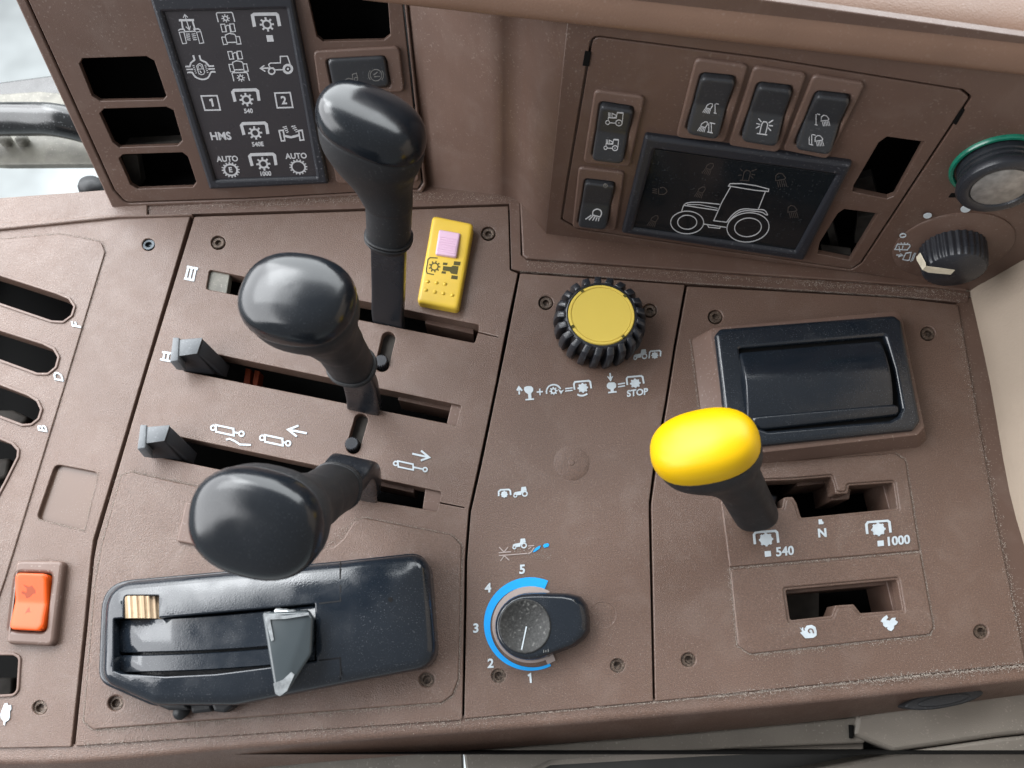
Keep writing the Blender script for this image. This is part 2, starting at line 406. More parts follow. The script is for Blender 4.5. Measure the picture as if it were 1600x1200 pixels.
mat('steel_worn', (.30, .29, .275), .42, .5, metal=.55, var=.25, vscale=160, dustcol=(.08, .08, .08))
mat('green_plastic', (.006, .15, .095), .25, .6, coat=.3, var=.15, vscale=200)
mat('beige_vinyl', (.35, .285, .225), .5, .4, grain=.5, gscale=420, var=.05)
mat('ivory', (.66, .60, .47), .4, .4, var=.12, vscale=200)
mat('seat_trim', (.14, .125, .106), .5, .4, grain=.3, var=.15, dust=.4)
mat('seat_trim_pale', (.20, .178, .152), .5, .4, grain=.3, var=.12, dust=.4)
mat('seat_trim_dark', (.045, .045, .043), .5, .4, grain=.2, var=.2)
mat('concrete', (.70, .745, .75), .7, .3, grain=.4, gscale=40, var=.16, vscale=5)
mat('rail_black', (.012, .013, .014), .2, .6, dust=.3, dustcol=(.25, .26, .27), roughvar=.08)
mat('bracket_grey', (.13, .125, .105), .5, .4, var=.25, vscale=60, dust=.5)
mat('dash_vinyl', (.17, .10, .068), .38, .5, grain=.3, gscale=1000, var=.06, dust=.12, roughvar=.05)
mat('dust', (.36, .32, .28), .8, .2, var=.2, vscale=400)
mat('scuff', (.19, .14, .12), .6, .3, var=.2, vscale=300)
mat('seam', (.008, .008, .009), .6, .2)
mat('pad_brown', (.112, .066, .046), .36, .5, var=.06, dust=.6, dscale=1300)

# ================================================================== the setting
def ring(pl, pts, r, wd, h0, h1, b=.0005, mb=None):
    i = rnd(pxs(pl, pts, h1), r); i = ccw(i); return prism(pl, offset(i, -wd), [i], h0, h1, b, 2, mb)
# outside, seen through the glass beyond the left edge
g = MB().add([(-9, -6, -1.5), (6, -6, -1.5), (6, 9, -1.5), (-9, 9, -1.5)], [[0, 1, 2, 3]]).build('ground', 'concrete'); struct(g)
tag(g, 'pale grey concrete yard far below the left edge')
cav = MB(); X0, X1, Y0, Y1, Z0, Z1 = -.46, .36, -.235, .15, -.07, -.009
cav.add([(X0, Y0, Z0), (X1, Y0, Z0), (X1, Y1, Z0), (X0, Y1, Z0), (X0, Y0, Z1), (X1, Y0, Z1), (X1, Y1, Z1), (X0, Y1, Z1)], [[0, 1, 2, 3], [0, 4, 5, 1], [1, 5, 6, 2], [2, 6, 7, 3], [3, 7, 4, 0]])
struct(cav.build('console_interior', 'cavity_black'))
for pl, u0, u1, v0, v1, nm in ((LP, .004, .240, .006, .2, 'symbol_panel_interior'), (RP, .008, .236, .004, .182, 'light_panel_interior')):
    c = MB(); P = [pl.to(u, v, -.006) for u, v in ((u0, v0), (u1, v0), (u1, v1), (u0, v1))]; Q = [p - pl.n * .035 for p in P]
    c.add(P + Q, [[4, 5, 6, 7], [0, 1, 5, 4], [1, 2, 6, 5], [2, 3, 7, 6], [3, 0, 4, 7]]); struct(c.build(nm, 'cavity_black'))

# handrail and bracket beyond the left edge
def tube(pts, r, n=20, mb=None):
    secs = []
    for i, p in enumerate(pts):
        t = (pts[min(i + 1, len(pts) - 1)] - pts[max(i - 1, 0)]).normalized(); x, y, z = basis(t, V((0, 0, 1)))
        secs.append([p + x * (r * math.cos(2 * PI * k / n)) + y * (r * math.sin(2 * PI * k / n)) for k in range(n)])
    return loft(secs, mb=mb)
zr = -.05
hr = thing('grab_rail', 'black tubular grab rail beyond the left edge of the console', 'rail', W(0, 190, zr))
tube(curve3([W(-220, 200, zr), W(-60, 189, zr), W(40, 186, zr), W(100, 190, zr), W(190, 215, zr - .02)]), .0145).build('tube', 'rail_black', hr)
slab(Plane(V((0, 0, zr - .03)), V((1, 0, 0)), V((0, 1, 0))), [(-120, 196), (150, 196), (190, 256), (8, 257), (-120, 250)], .006, -.006, 0, .001).build('bracket', 'bracket_grey', hr)
bp_ = Plane(V((0, 0, zr - .028)), V((1, 0, 0)), V((0, 1, 0)))
for x, y in ((12, 222), (38, 222)):
    lathe(bp_.at(x, y), V((0, 0, 1)), [(.006, 0), (.006, .005), (.0045, .006), (.0001, .006)], 6).build('bolt', 'bracket_grey', hr)
fr = thing('floor_frame', 'weathered black frame bar behind the grab rail', 'frame', W(0, 130, -.12))
slab(Plane(V((0, 0, -.12)), V((1, 0, 0)), V((0, 1, 0))), [(-160, 140), (0, 128), (90, 116), (130, 150), (0, 152), (-160, 160)], .003, -.02, 0, .002).build('bar', 'rail_black', fr)
slab(Plane(V((0, 0, -.118)), V((1, 0, 0)), V((0, 1, 0))), [(-160, 158), (60, 142), (130, 148), (130, 200), (-160, 170)], .003, -.02, 0, .002).build('sill', 'bracket_grey', fr)
gp = MB(); lathe(W(142, 290, -.03), V((.2, .3, 1)), [(.010, -.01), (.010, 0), (.008, .004), (.0001, .005)], 20, mb=gp)
tag(gp.build('rubber_buffer', 'black_rubber'), 'small black rubber buffer beside the foot of the symbol panel', 'buffer')

# trim along the far edge of the deck
lt = thing('window_ledge', 'pale dusty brown ledge strip along the far left edge', 'ledge', W(60, 330))
slab(DECK, [(-90, 320), (0, 309), (158, 297), (230, 292), (230, 336), (0, 351), (-90, 359)], .001, -.02, .0008, .0008).build('strip', 'brown_plastic', lt)
slab(DECK, [(-90, 356), (0, 347), (185, 335), (300, 333), (300, 336), (185, 339), (0, 358), (-90, 365)], .0005, -.02, .0022, .0012).build('ridge', 'brown_plastic', lt)
fs_ = slab(DECK, [(230, 300), (400, 296), (660, 280), (806, 288), (812, 304), (814, 398), (822, 406), (1050, 422), (1450, 450), (1516, 456), (1512, 472), (1497, 472), (1400, 462), (1050, 441), (811, 423), (799, 420), (796, 318), (303, 334), (232, 337)], .0006, -.02, -.0008, .0005).build('deck_border', 'brown_smooth')
tag(fs_, 'dusty brown border strip running below the upright panels', 'border')
lg = slab(DECK, [(812, 300), (850, 330), (900, 350), (1345, 405), (1510, 440), (1512, 454), (1450, 447), (1050, 419.5), (823, 403.5), (816.5, 398)], .0008, -.02, .0016, .0010).build('panel_plinth', 'brown_smooth')
tag(lg, 'low brown plinth under the lighting panel', 'plinth')
es = slab(DECK, [(1490, 476), (1520, 462), (1552, 600), (1582, 770), (1620, 895), (1680, 1080), (1606, 1060), (1547, 800), (1520, 650)], .0005, -.02, -.0016, .001).build('edge_trim', 'brown_smooth')
tag(es, 'narrow dark brown edging between the deck and the beige wall', 'edging')

# ------------------------------------------------------------------ screws
SCREW = {}
def screw(x, y, parent, m='rust_screw', z=-.0013, label=None):
    """countersunk hex socket screw sitting in its hole"""
    if m not in SCREW:
        mb = MB(); lathe(V((0, 0, 0)), V((0, 0, 1)), [(.0050, -.004), (.0049, -.0006), (.0044, 0), (.0030, 0), (.0024, -.0001)], 24, mb=mb)
        lathe(V((0, 0, 0)), V((0, 0, 1)), [(.0024, -.0001), (.0022, -.0022), (.00005, -.0025)], 6, mb=mb)
        o = mb.build('screw', m); o.parent = parent; SCREW[m] = o
    else:
        o = SCREW[m].copy(); COL.objects.link(o); o.parent = parent
    p = W(x, y, z); o0 = parent.location; o.location = p - o0; o.rotation_euler = (random.uniform(-.06, .06), random.uniform(-.06, .06), random.uniform(0, 6.28)); sharp_once(o)
    if label: o['label'] = label
    return o
_sh = set()
def sharp_once(o):
    if o.data.name not in _sh: _sh.add(o.data.name); sharp(o, 30)
def hole(x, y, r=11.5): return (circ(x, y, r, r * .97, 24), 0)

# ------------------------------------------------------------------ left deck panel
T = -.013
sF = [(-90, 404), (0, 431), (87, 459), (106, 467), (114, 479), (110, 492), (98, 501), (80, 500), (0, 473), (-90, 444)]
sD = [(-90, 489), (0, 517), (66, 538), (82, 546), (89, 558), (85, 573), (74, 582), (58, 582), (0, 561), (-90, 528)]
sB = [(-90, 572), (0, 602), (42, 618), (56, 627), (62, 640), (58, 653), (48, 661), (35, 662), (0, 649), (-90, 615)]
sA = [(-90, 660), (0, 687), (17, 694), (26, 704), (25, 714), (6, 752), (-20, 800), (-90, 830)]
sL = [(-90, 1024), (20, 1024), (28, 1029), (25, 1078), (20, 1084), (-90, 1090)]
dk = thing('left_deck_panel', 'pale brown deck panel at the far left with slots lettered F, D and B', 'panel', W(150, 650))
pad = [(86, 725), (153, 738), (131, 828), (57, 810)]
slab(DECK, [(-90, 366), (0, 359.5), (185, 340.5), (297, 338), (219, 600), (146, 843), (142, 872), (131, 984), (111, 1167), (-90, 1171)], .001, T, 0, .0006,
     holes=[(s, .001) for s in (sF, sD, sB, sA)] + [(sL, .003), (pad, .004), hole(232, 382, 10), hole(62, 1106)]).build('deck_plate', 'brown_plastic', dk)
slab(DECK, [(-90, 384), (0, 374), (95, 366), (158, 378), (164, 394), (98, 612), (8, 905), (-90, 1190)], [0, 0, .004, .006, .003, 0, 0, 0], -.0005, .0009, .0007,
     holes=[(s, .001) for s in (sF, sD, sB, sA)]).build('slot_plate', 'brown_plastic', dk)
for s in (sF, sD, sB, sA): ring(DECK, s, .001, .0019, 0, .0019).build('slot_rim', 'brown_bezel', dk)
ring(DECK, sL, .003, .0017, -.001, .0010).build('opening_rim', 'brown_bezel', dk)
slab(DECK, [(84, 722), (156, 735), (134, 831), (54, 813)], .003, -.006, -.0030, .0002).build('recessed_pad', 'pad_brown', dk)
screw(232, 382, dk, 'dark_screw', label='dark steel hex screw'); screw(62, 1106, dk)
for ch, c in (('F', (118, 507)), ('D', (90, 588)), ('B', (65, 669))):
    # letters lie on their side, tops towards the driver
    Icon(DECK, K(0, 0, 1), .0009, .0007).text(ch, (c[0] + 7.5, c[1] + 1.5), 14, (-.20, -.98), (-.97, -.17), .02).done('letter', 'white_paint', dk, 'white raised letter ' + ch)
tur = Icon(DECK, K(0, 870, 4.138), 0, .0007)
tur.fill([(8, 1000), (28, 950), (45, 945), (52, 962), (70, 958), (72, 985), (62, 1000), (62, 1040), (55, 1055), (35, 1068), (30, 1090), (22, 1085), (22, 1062), (6, 1045), (2, 1020)]).done('turtle_symbol', 'white_paint', dk)
# shapes glimpsed in the slots
for q in ([(-60, 640), (20, 640), (45, 652), (30, 668), (-60, 664)], [(-60, 720), (16, 715), (10, 745), (-60, 770)], [(-60, 1062), (22, 1058), (20, 1090), (-60, 1090)]):
    slab(Plane(V((0, 0, -.03)), V((1, 0, 0)), V((0, 1, 0))), q, .004, -.01, 0, .002).build('inner_bracket', 'cavity_grey', dk)

# ------------------------------------------------------------------ lever deck panel
lp = thing('lever_deck_panel', 'brown deck panel with three long lever slots marked I, II and III', 'panel', W(480, 700))
s3 = [(327, 421), (749, 507.5), (747.5, 518), (778, 525.4), (777.5, 527.2), (746.8, 520.2), (742, 536), (322, 451.5)]
s2 = [(300, 546), (336, 553), (721, 633.5), (713, 664.5), (288, 580), (283, 565)]
s1 = [(250, 676), (283, 683), (690, 768.5), (687, 784), (726, 792), (725.5, 793.8), (686.5, 786.5), (683.5, 799), (553, 777), (238, 712)]
pa = circ(607, 529, 11, 11, 10, 180, 360) + circ(597, 570, 11, 11, 10, 0, 180)
pb = circ(564, 657, 11, 11, 10, 180, 360) + circ(552, 698, 11, 11, 10, 0, 180)
slab(DECK, [(304, 338.5), (794, 322), (797, 422), (809, 427), (788, 527), (775, 597), (748, 725), (732, 798), (726, 875), (722, 1125), (117, 1166), (136, 984), (147, 872), (152, 845), (224, 600)], .0012, T, 0, .0005,
     holes=[(s3, [.002, .002, 0, 0, 0, 0, .002, .002]), (s2, .0015), (s1, [.0015, 0, .002, 0, 0, 0, 0, .002, 0, .0015]), (pa, 0), (pb, 0),
            hole(341, 379), hole(763, 365), hole(181, 1099), hole(667, 1062)]).build('deck_plate', 'brown_plastic', lp)
slab(DECK, [(190, 742), (206, 738), (330, 765), (470, 800), (505, 857), (522, 854), (536, 842), (553, 815), (570, 809), (706, 836), (721, 852), (716, 1062), (707, 1086), (690, 1098), (145, 1140), (131, 1128), (149, 910), (160, 850)],
     [.003, .003, 0, .004, .002, .003, .003, .004, .004, .003, .004, .002, .003, .003, .004, .004, 0, 0], -.001, .0011, .0009, holes=[hole(181, 1099, 12.5), hole(667, 1062, 12.5)]).build('raised_plate', 'brown_plastic', lp)
slab(DECK, [(290, 783), (352, 790), (338, 858), (275, 846)], .002, 0, .0036, .0012).build('blank_pad', 'brown_bezel', lp)
for x, y in ((341, 379), (763, 365), (181, 1099), (667, 1062)): screw(x, y, lp)
Z = lambda z: Plane(V((0, 0, z)), V((1, 0, 0)), V((0, 1, 0)))
slab(Z(-.0022), [(326, 421), (359, 428), (354, 459), (321, 452)], .001, -.006, 0, .0005).build('slot_stop', 'bracket_grey', lp)
slab(Z(-.0022), [(706, 629), (722, 633), (715, 666), (698, 662)], .001, -.006, 0, .0005).build('slot_stop', 'brown_bezel', lp)
slab(Z(-.0018), [(665, 762), (692, 768), (685, 801), (660, 796)], .001, -.006, 0, .0005).build('slot_stop', 'brown_bezel', lp)
for q in ([(668, 486), (752, 503), (748, 516), (740, 514), (740, 522), (664, 505)], [(625, 612), (722, 632), (718, 645), (622, 625)], [(566, 739), (650, 758), (646, 770), (562, 752)]):
    slab(Z(-.010), q, .0003, -.02, 0, .0004).build('slot_wall', 'brown_smooth', lp)
for q in ([(384, 575), (392, 577), (390, 600), (380, 600)], [(398, 578), (406, 580), (402, 603), (394, 600)]):
    slab(Z(-.03), q, .0003, -.01, 0, .0004).build('wire', 'orange_dark', lp)
ic = Icon(DECK, K(200, 400, 3.75), 0, .0005)
ic.line([(345, 62), (410, 75)], 13).line([(328, 130), (388, 142)], 13)
for a in (0, 1, 2): ic.line([(353 + 22 * a, 66 + 4 * a), (337 + 22 * a, 132 + 4 * a)], 12)
ic.done('numeral', 'white_paint', lp, 'white raised numeral III')
ic = Icon(DECK, K(200, 400, 3.75), 0, .0005); ic.line([(200, 562), (262, 572)], 12).line([(188, 604), (250, 616)], 12)
for a in (0, 1): ic.line([(215 + 24 * a, 566 + 4 * a), (205 + 24 * a, 608 + 4 * a)], 11)
ic.done('numeral', 'white_paint', lp, 'white raised numeral II')
k = K(250, 600, 3.2)
def cyl(c, wave=False, ext=1.0):
    x, y = c; i = Icon(DECK, k, 0, .0005); r = lambda a, b: (x + a + b * .05, y + b + a * .21)
    i.line([r(0, -17), r(88, -17), r(88, 17), r(0, 17)], 9, True).line(circ(*r(-14, 0), 12, 12, 14), 8, True)
    e = 88 + 26 * ext; i.line([r(92, 0), r(e, 0)], 9).line(circ(*r(e + 13, 0), 12, 12, 14), 8, True)
    if wave: i.line([r(48, 46), r(66, 38), r(92, 44), r(116, 56), r(140, 52), r(172, 46)], 9)
    return i
cyl((280, 222), True).done('cylinder_symbol', 'white_paint', lp, 'white hydraulic cylinder symbol above a wavy line')
cyl((525, 272), False, .55).line([(640, 228), (734, 246)], 10).line([(692, 208), (640, 228), (684, 262)], 10).done('cylinder_symbol', 'white_paint', lp, 'white retracted cylinder symbol with an arrow to the left')
k = K(530, 480, 3.75)
cyl((345, 918), False, 2.2).line([(428, 858), (520, 878)], 11).line([(480, 840), (527, 880), (478, 898)], 11).done('cylinder_symbol', 'white_paint', lp, 'white extended cylinder symbol with an arrow to the right')

# ------------------------------------------------------------------ dial deck panel
dp = thing('dial_deck_panel', 'brown centre deck panel carrying the tyre shaped knob and the numbered dial', 'panel', W(880, 760))
DS = ((853, 473), (1015, 485), (779, 1056), (965, 1040))
slab(DECK, [(813, 427), (1070, 445), (1053, 540), (1039, 630), (1022, 722), (1014, 785), (1014, 800), (1020.5, 1096), (725.5, 1123), (730, 875), (736, 800), (753, 725), (791, 540)], .0010, T, 0, .0005,
     holes=[hole(*p) for p in DS] + [hole(942, 961, 20)]).build('deck_plate', 'brown_plastic', dp)
for p in DS: screw(*p, dp)
sharp(lathe(W(893, 723), V((0, 0, 1)), [(.0121, -.001), (.0120, .00018), (.0116, .0003), (.0022, .0003), (.0018, .0007), (.0001, .0008)], 40).build('plug', 'brown_plastic', dp), 20)
sharp(lathe(W(942, 961, -.0002), V((0, 0, 1)), [(.0091, -.002), (.0091, -.0002), (.0089, 0), (.0001, 0)], 36).build('plug', 'brown_plastic', dp), 20)
# PTO symbols
k = K(800, 560, 6.667); I = lambda: Icon(DECK, k, 0, .0005)
i = I(); i.line([(76, 375), (74, 320)], 16).line([(52, 333), (72, 298), (105, 336)], 17)
i.fill([(128, 300), (160, 288), (200, 290), (222, 310), (220, 340), (200, 362), (203, 425), (172, 425), (168, 370), (140, 350), (125, 325)]).line([(140, 430), (230, 422)], 14)
i.line([(258, 350), (322, 345)], 13).line([(289, 315), (293, 382)], 13)
i.line(circ(435, 345, 76, 72, 16, 162, 338), 15).gear((433, 338), (42, -4), (4, 42), 8, 1, .72, .4).fill([(480, 318), (512, 372), (540, 325), (512, 338)])
i.line([(555, 315), (632, 306)], 12).line([(555, 340), (632, 331)], 12)
i.line([(652, 325), (645, 265), (655, 245), (800, 232), (815, 242), (826, 310)], 17).gear((738, 306), (56, -5), (5, 52), 8, 1, .8, 0).line(smooth_line([(682, 372), (705, 385), (745, 386), (785, 368)], 3), 17)
i.done('engage_symbol', 'white_paint', dp, 'white raised pull up and turn symbols with a plus and an equals sign')
i = I(); i.line([(1022, 152), (1026, 200)], 16).fill([(992, 185), (1022, 198), (1055, 182), (1030, 240)])
i.fill([(990, 270), (1005, 252), (1065, 248), (1085, 268), (1085, 298), (1060, 318), (1060, 345), (1030, 347), (1028, 322), (1000, 312), (988, 292)]).line([(1002, 356), (1090, 346)], 15)
i.line([(1105, 268), (1178, 256)], 13).line([(1105, 296), (1178, 284)], 13)
i.line([(1203, 275), (1195, 208), (1208, 193), (1345, 182), (1362, 192), (1374, 260)], 17).gear((1285, 258), (56, -5), (5, 50), 8, 1, .8, 0)
i.text('STOP', (1308, 385), 64, (.99, -.12), (-.03, -1), .025).done('stop_symbol', 'white_paint', dp, 'white raised push down symbol with the word STOP')
def trac(k, c, s=1., mirror=1, br=None):
    i = Icon(DECK, k, 0, .0005); x, y = c; q = lambda a, b: (x + a * s * mirror, y + b * s - a * s * .06)
    i.line([q(*p) for p in circ(-70, 30, 22, 22, 14)], 15 * s, True).line([q(*p) for p in circ(68, 12, 34, 34, 16)], 17 * s, True)
    i.fill([q(*p) for p in ((-95, -4), (-70, -20), (10, -30), (20, -88), (84, -90), (96, -32), (60, -34), (22, -4), (14, 26), (-38, 28), (-52, 4), (-72, -2), (-92, 8))]); return i
i = trac(K(750, 540, 4), (1000, 62), .42)
i.line([(1057, 78), (1060, 42), (1068, 34), (1122, 30), (1130, 38), (1128, 66)], 8).gear((1093, 60), (22, 0), (0, 22), 8, 1, .8, 0).done('tractor_symbol', 'white_paint', dp, 'white raised tractor with rear shaft beside the tyre knob')
i = trac(K(760, 740, 8.571), (452, 262), .92)
i.line([(165, 300), (165, 240), (190, 218), (300, 212), (320, 230), (325, 288)], 22).gear((240, 278), (48, 0), (0, 48), 8, 1, .85, 0).done('tractor_symbol', 'white_paint', dp, 'white raised tractor with front shaft in the middle of the panel')
i = trac(K(760, 740, 8.571), (440, 955), .92); i.done('tractor_symbol', 'white_paint', dp, 'white raised ploughing tractor above the numbered dial')
i = Icon(DECK, K(760, 740, 8.571), 0, .0004); i.lines(14, [(165, 1060), (330, 1045)], [(165, 1098), (550, 1068)], [(172, 985), (235, 1050)], [(288, 985), (235, 1050)], [(188, 1170), (240, 1098)], [(305, 1160), (240, 1098)], [(560, 970), (640, 962)], [(560, 1075), (600, 1050), (640, 990)], [(560, 1010), (600, 985)])
i.done('ground_line', 'grey_ring', dp)
i = Icon(DECK, K(760, 740, 8.571), 0, .0005); i.fill([(620, 1055), (650, 1005), (705, 968), (728, 965), (715, 1000), (660, 1040)]).fill([(758, 965), (775, 942), (825, 932), (842, 950), (828, 980), (775, 992)]).done('plough_mark', 'blue_paint', dp)

# ------------------------------------------------------------------ right deck panel
rp = thing('right_deck_panel', 'brown deck panel at the right with the two black shift gates', 'panel', W(1300, 780))
g1 = [(1188, 752), (1240, 750), (1299, 745), (1303, 757), (1306, 772), (1325, 771), (1327, 759), (1396, 754), (1402, 794), (1252, 809), (1245, 786), (1239, 776), (1225, 777), (1222, 793), (1190, 797)]
g2 = [(1228, 922), (1402, 906), (1410, 953), (1345, 958), (1334, 944), (1305, 946), (1299, 962), (1235, 969)]
RS = ((1118, 495), (1450, 521), (1076, 1031), (1533, 987))
slab(DECK, [(1074, 447), (1400, 465), (1497, 476), (1528, 650), (1554, 800), (1603, 1037), (1024, 1096), (1018, 800), (1018, 786), (1027, 722), (1043, 630), (1057, 540)], .001, T, 0, .0007,
     holes=[(g1, .0014), (g2, .0014)] + [hole(*p) for p in RS]).build('deck_plate', 'brown_plastic', rp)
def grow(pts, d, h): return offset(ccw(pxs(DECK, pts, h)), -d)
def plate(pts, r, hl, h1=.0011):
    return prism(DECK, rnd(pxs(DECK, pts, h1), r), [rnd(grow(hl, .0016, h1), .0022)], -.001, h1, .0009)
plate([(1122, 727), (1398, 708), (1415, 719), (1437, 860), (1140, 886), (1126, 780)], [.003, .003, .003, .0005, .0005, .002], g1).build('gate_plate', 'brown_plastic', rp)
plate([(1141, 890.5), (1438, 864.5), (1459, 980), (1453, 991), (1172, 1022), (1153, 1008)], [.0005, .0005, .003, .003, .005, .005], g2).build('gate_plate', 'brown_plastic', rp)
for p in RS: screw(*p, rp)
for q, z in (([(1245, 735), (1304, 731), (1306, 765), (1322, 765), (1324, 748), (1400, 742), (1402, 752), (1330, 762), (1327, 780), (1300, 782), (1296, 754), (1245, 760)], -.012), ([(1225, 912), (1402, 896), (1404, 912), (1226, 928)], -.009), ([(1384, 905), (1404, 903), (1412, 955), (1396, 957)], -.008), ([(1378, 752), (1398, 750), (1404, 796), (1390, 798)], -.008)):
    slab(Z(z), q, .001, -.03, 0, .0005).build('gate_wall', 'brown_smooth', rp)
slab(Z(-.03), [(1225, 925), (1280, 920), (1280, 970), (1232, 972)], .001, -.01, 0, .0005).build('gate_lever_end', 'cavity_grey', rp)
k = K(1160, 780, 5.217); I = lambda: Icon(DECK, k, .0011, .0006)
def pto(c, txt, tc, tt):
    x, y = c; i = I(); i.line([(x - 90, y + 38), (x - 98, y - 40), (x - 85, y - 58), (x + 75, y - 70), (x + 90, y - 58), (x + 100, y + 26)], 18)
    i.gear((x, y), (58, -5), (5, 56), 8, 1, .84, 0); i.fill([(tc[0] - 42, tc[1] - 46), (tc[0] + 6, tc[1] - 50), (tc[0] + 10, tc[1] - 6), (tc[0] - 38, tc[1])])
    i.text(txt, tt, 70, (.97, -.1), (-.08, -1), .02); return i
pto((194, 328), '540', (225, 470), (350, 457)).done('speed_symbol', 'white_paint', rp, 'white raised shaft symbol marked 540')
pto((1110, 245), '1000', (1145, 385), (1272, 370)).done('speed_symbol', 'white_paint', rp, 'white raised shaft symbol marked 1000')
I().text('N', (655, 306), 66, (1, -.08), (-.08, -1), .03).fill([(622, 165), (648, 163), (652, 182), (662, 184), (660, 202), (625, 204)]).done('neutral_letter', 'white_paint', rp, 'white raised letter N')
i = I(); i.fill([(470, 1045), (485, 1062), (490, 1045), (497, 1046), (498, 1068), (512, 1075), (508, 1055), (528, 1030), (565, 1024), (595, 1040), (605, 1075), (605, 1110), (580, 1130), (515, 1134), (495, 1112), (472, 1088), (490, 1078)])
i.done('snail_symbol', 'white_paint', rp)
Icon(DECK, k, .0018, .0002).line(smooth_line([(580, 1092), (570, 1062), (548, 1058), (538, 1075), (552, 1090)], 3), 9).done('snail_shell_line', 'brown_bezel', rp)
I().fill([(1130, 995), (1150, 965), (1178, 945), (1188, 965), (1172, 985), (1205, 990), (1222, 968), (1250, 965), (1245, 985), (1268, 1000), (1255, 1022), (1238, 1030), (1235, 1055), (1215, 1075), (1195, 1068), (1180, 1052), (1190, 1040), (1170, 1045), (1152, 1030), (1150, 1008)]).done('hare_symbol', 'white_paint', rp)

# ------------------------------------------------------------------ upright symbol panel (left)
sp = thing('indicator_console', 'upright brown panel at the upper left with chamfered black openings', 'panel', W(400, 320))
ins = [(-9, -120), (41, 0), (177, 297), (196, 318), (400, 311), (654, 297), (661, 286), (631, 0), (620, -120)]
slab(LP, [(-27, -120), (24, 0), (162, 297), (175, 325), (400, 318), (660, 302), (666, 290), (636, 0), (625, -120)], .001, -.03, 0, .0012, holes=[(ins, [0, 0, .003, .006, 0, .003, .002, 0, 0])]).build('surround', 'brown_smooth', sp)
c4 = lambda *p: [(x / 4, y / 4) for x, y in p]
W1 = c4((515, 365), (915, 352), (965, 380), (1040, 600), (1020, 625), (625, 632), (575, 600), (495, 400))
W2 = c4((650, 680), (1040, 668), (1085, 690), (1140, 880), (1110, 910), (745, 922), (705, 890), (622, 710))
W3 = c4((770, 965), (1140, 953), (1175, 980), (1228, 1140), (1205, 1170), (860, 1182), (815, 1155), (742, 990))
W4 = [(468, -110), (482, 0), (495, 57), (505, 65), (600, 63), (610, 55), (606, 0), (600, -110)]
rk = [(509, 93), (603, 88), (611, 137), (519, 141)]
insu = offset(ccw(rnd(pxs(LP, ins, -.0003), [0, 0, .003, .006, 0, .003, .002, 0, 0])), .0012)
prism(LP, insu, [rnd(pxs(LP, q, -.0003), .0003) for q in (W1, W2, W3, W4)], -.004, -.0003, .0005).build('face_plate', 'brown_smooth', sp)
for q in ([(195, 225), (290, 220), (292, 230), (196, 234)], [(190, 243), (214, 242), (222, 290), (205, 292)]):
    slab(Plane(LP.o - LP.n * .02, LP.u, LP.v), q, .001, -.01, 0, .0005).build('inner_bracket', 'cavity_grey', sp)
slab(LP, [(516, 234), (650, 228), (655, 284), (526, 287)], .004, -.002, .0016, .0008).build('blank_plate', 'brown_bezel', sp)

sd = thing('symbol_display', 'tall black indicator display with white tractor symbols on the upright panel', 'display', LP.at(380, 290))
H = .004
slab(LP, [(232, -6), (457, -8), (514, 288), (327, 297)], .002, -.002, H, .0022, holes=[([(255, 20), (447, 15), (494, 277), (337, 282)], .0004)]).build('frame', 'frame_plastic', sd)
slab(LP, [(253, 18), (449, 13), (497, 279), (334, 284)], .0005, -.002, .0018, .0002).build('screen', 'screen_black', sd)
SH = .0018; k1 = K(240, 10, 8.571); k2 = K(330, 10, 8.571); k3 = K(230, 0, 4)
def si(k, name='symbol'): return Icon(LP, k, SH, .00008)
i = si(k1); i.line([(338, 186), (542, 183)], 30).lines(20, [(375, 200), (392, 300)], [(522, 200), (550, 295)]).line([(332, 326), (350, 308), (405, 305), (422, 338), (556, 333), (540, 305), (598, 300), (628, 324)], 16)
i.line([(342, 347), (405, 342), (442, 492), (388, 500)], 11, True).line([(574, 344), (632, 338), (672, 488), (617, 496)], 11, True)
i.lines(11, [(430, 370), (485, 372)], [(435, 395), (490, 400)], [(440, 420), (492, 428)], [(448, 445), (497, 452)], [(510, 372), (560, 366)], [(515, 397), (567, 392)], [(522, 423), (575, 418)], [(530, 448), (582, 445)])
i.lines(11, [(416, 110), (480, 315)], [(396, 152), (416, 108), (458, 148)], [(432, 272), (480, 315), (492, 262)]).done('symbol', 'print_white', sd, 'tractor front view with an up and down arrow')
def topview(dx, dy):
    i = si(k2); s = lambda *p: [(x + dx, y + dy) for x, y in p]
    for q in (((125, 240), (180, 237), (200, 338), (150, 343)), ((248, 237), (303, 233), (325, 335), (270, 340)), ((140, 412), (190, 410), (218, 505), (165, 512)), ((330, 405), (378, 404), (400, 503), (345, 505))): i.line(s(*q), 12, True)
    i.line(s((208, 345), (192, 275), (212, 252), (240, 254), (262, 350)), 12).line(s((192, 405), (188, 385), (240, 362), (306, 372), (324, 388), (330, 408)), 13).line(s((215, 484), (335, 481)), 14); return i
i = topview(0, 0); i.line([(95, 210), (68, 100), (80, 85), (270, 80), (285, 92), (315, 205)], 15).gear((193, 160), (56, -3), (14, 54), 8, 1, .62, .36).done('symbol', 'print_white', sd, 'tractor seen from above with a shaft gear in front')
i = topview(97, 366); i.line([(305, 1003), (280, 900), (290, 888), (470, 884), (485, 895), (513, 995)], 15).gear((397, 957), (54, -3), (13, 52), 8, 1, .62, .36).done('symbol', 'print_white', sd, 'tractor seen from above with a shaft gear behind')
si(k2).line([(580, 272), (552, 122), (576, 106), (868, 102), (888, 116), (916, 264)], 44).gear((745, 242), (96, -4), (20, 96), 8, 1, .68, .44).fill([(735, 388), (822, 385), (840, 470), (752, 474)]).done('symbol', 'print_white', sd, 'shaft gear in a bracket above a square')
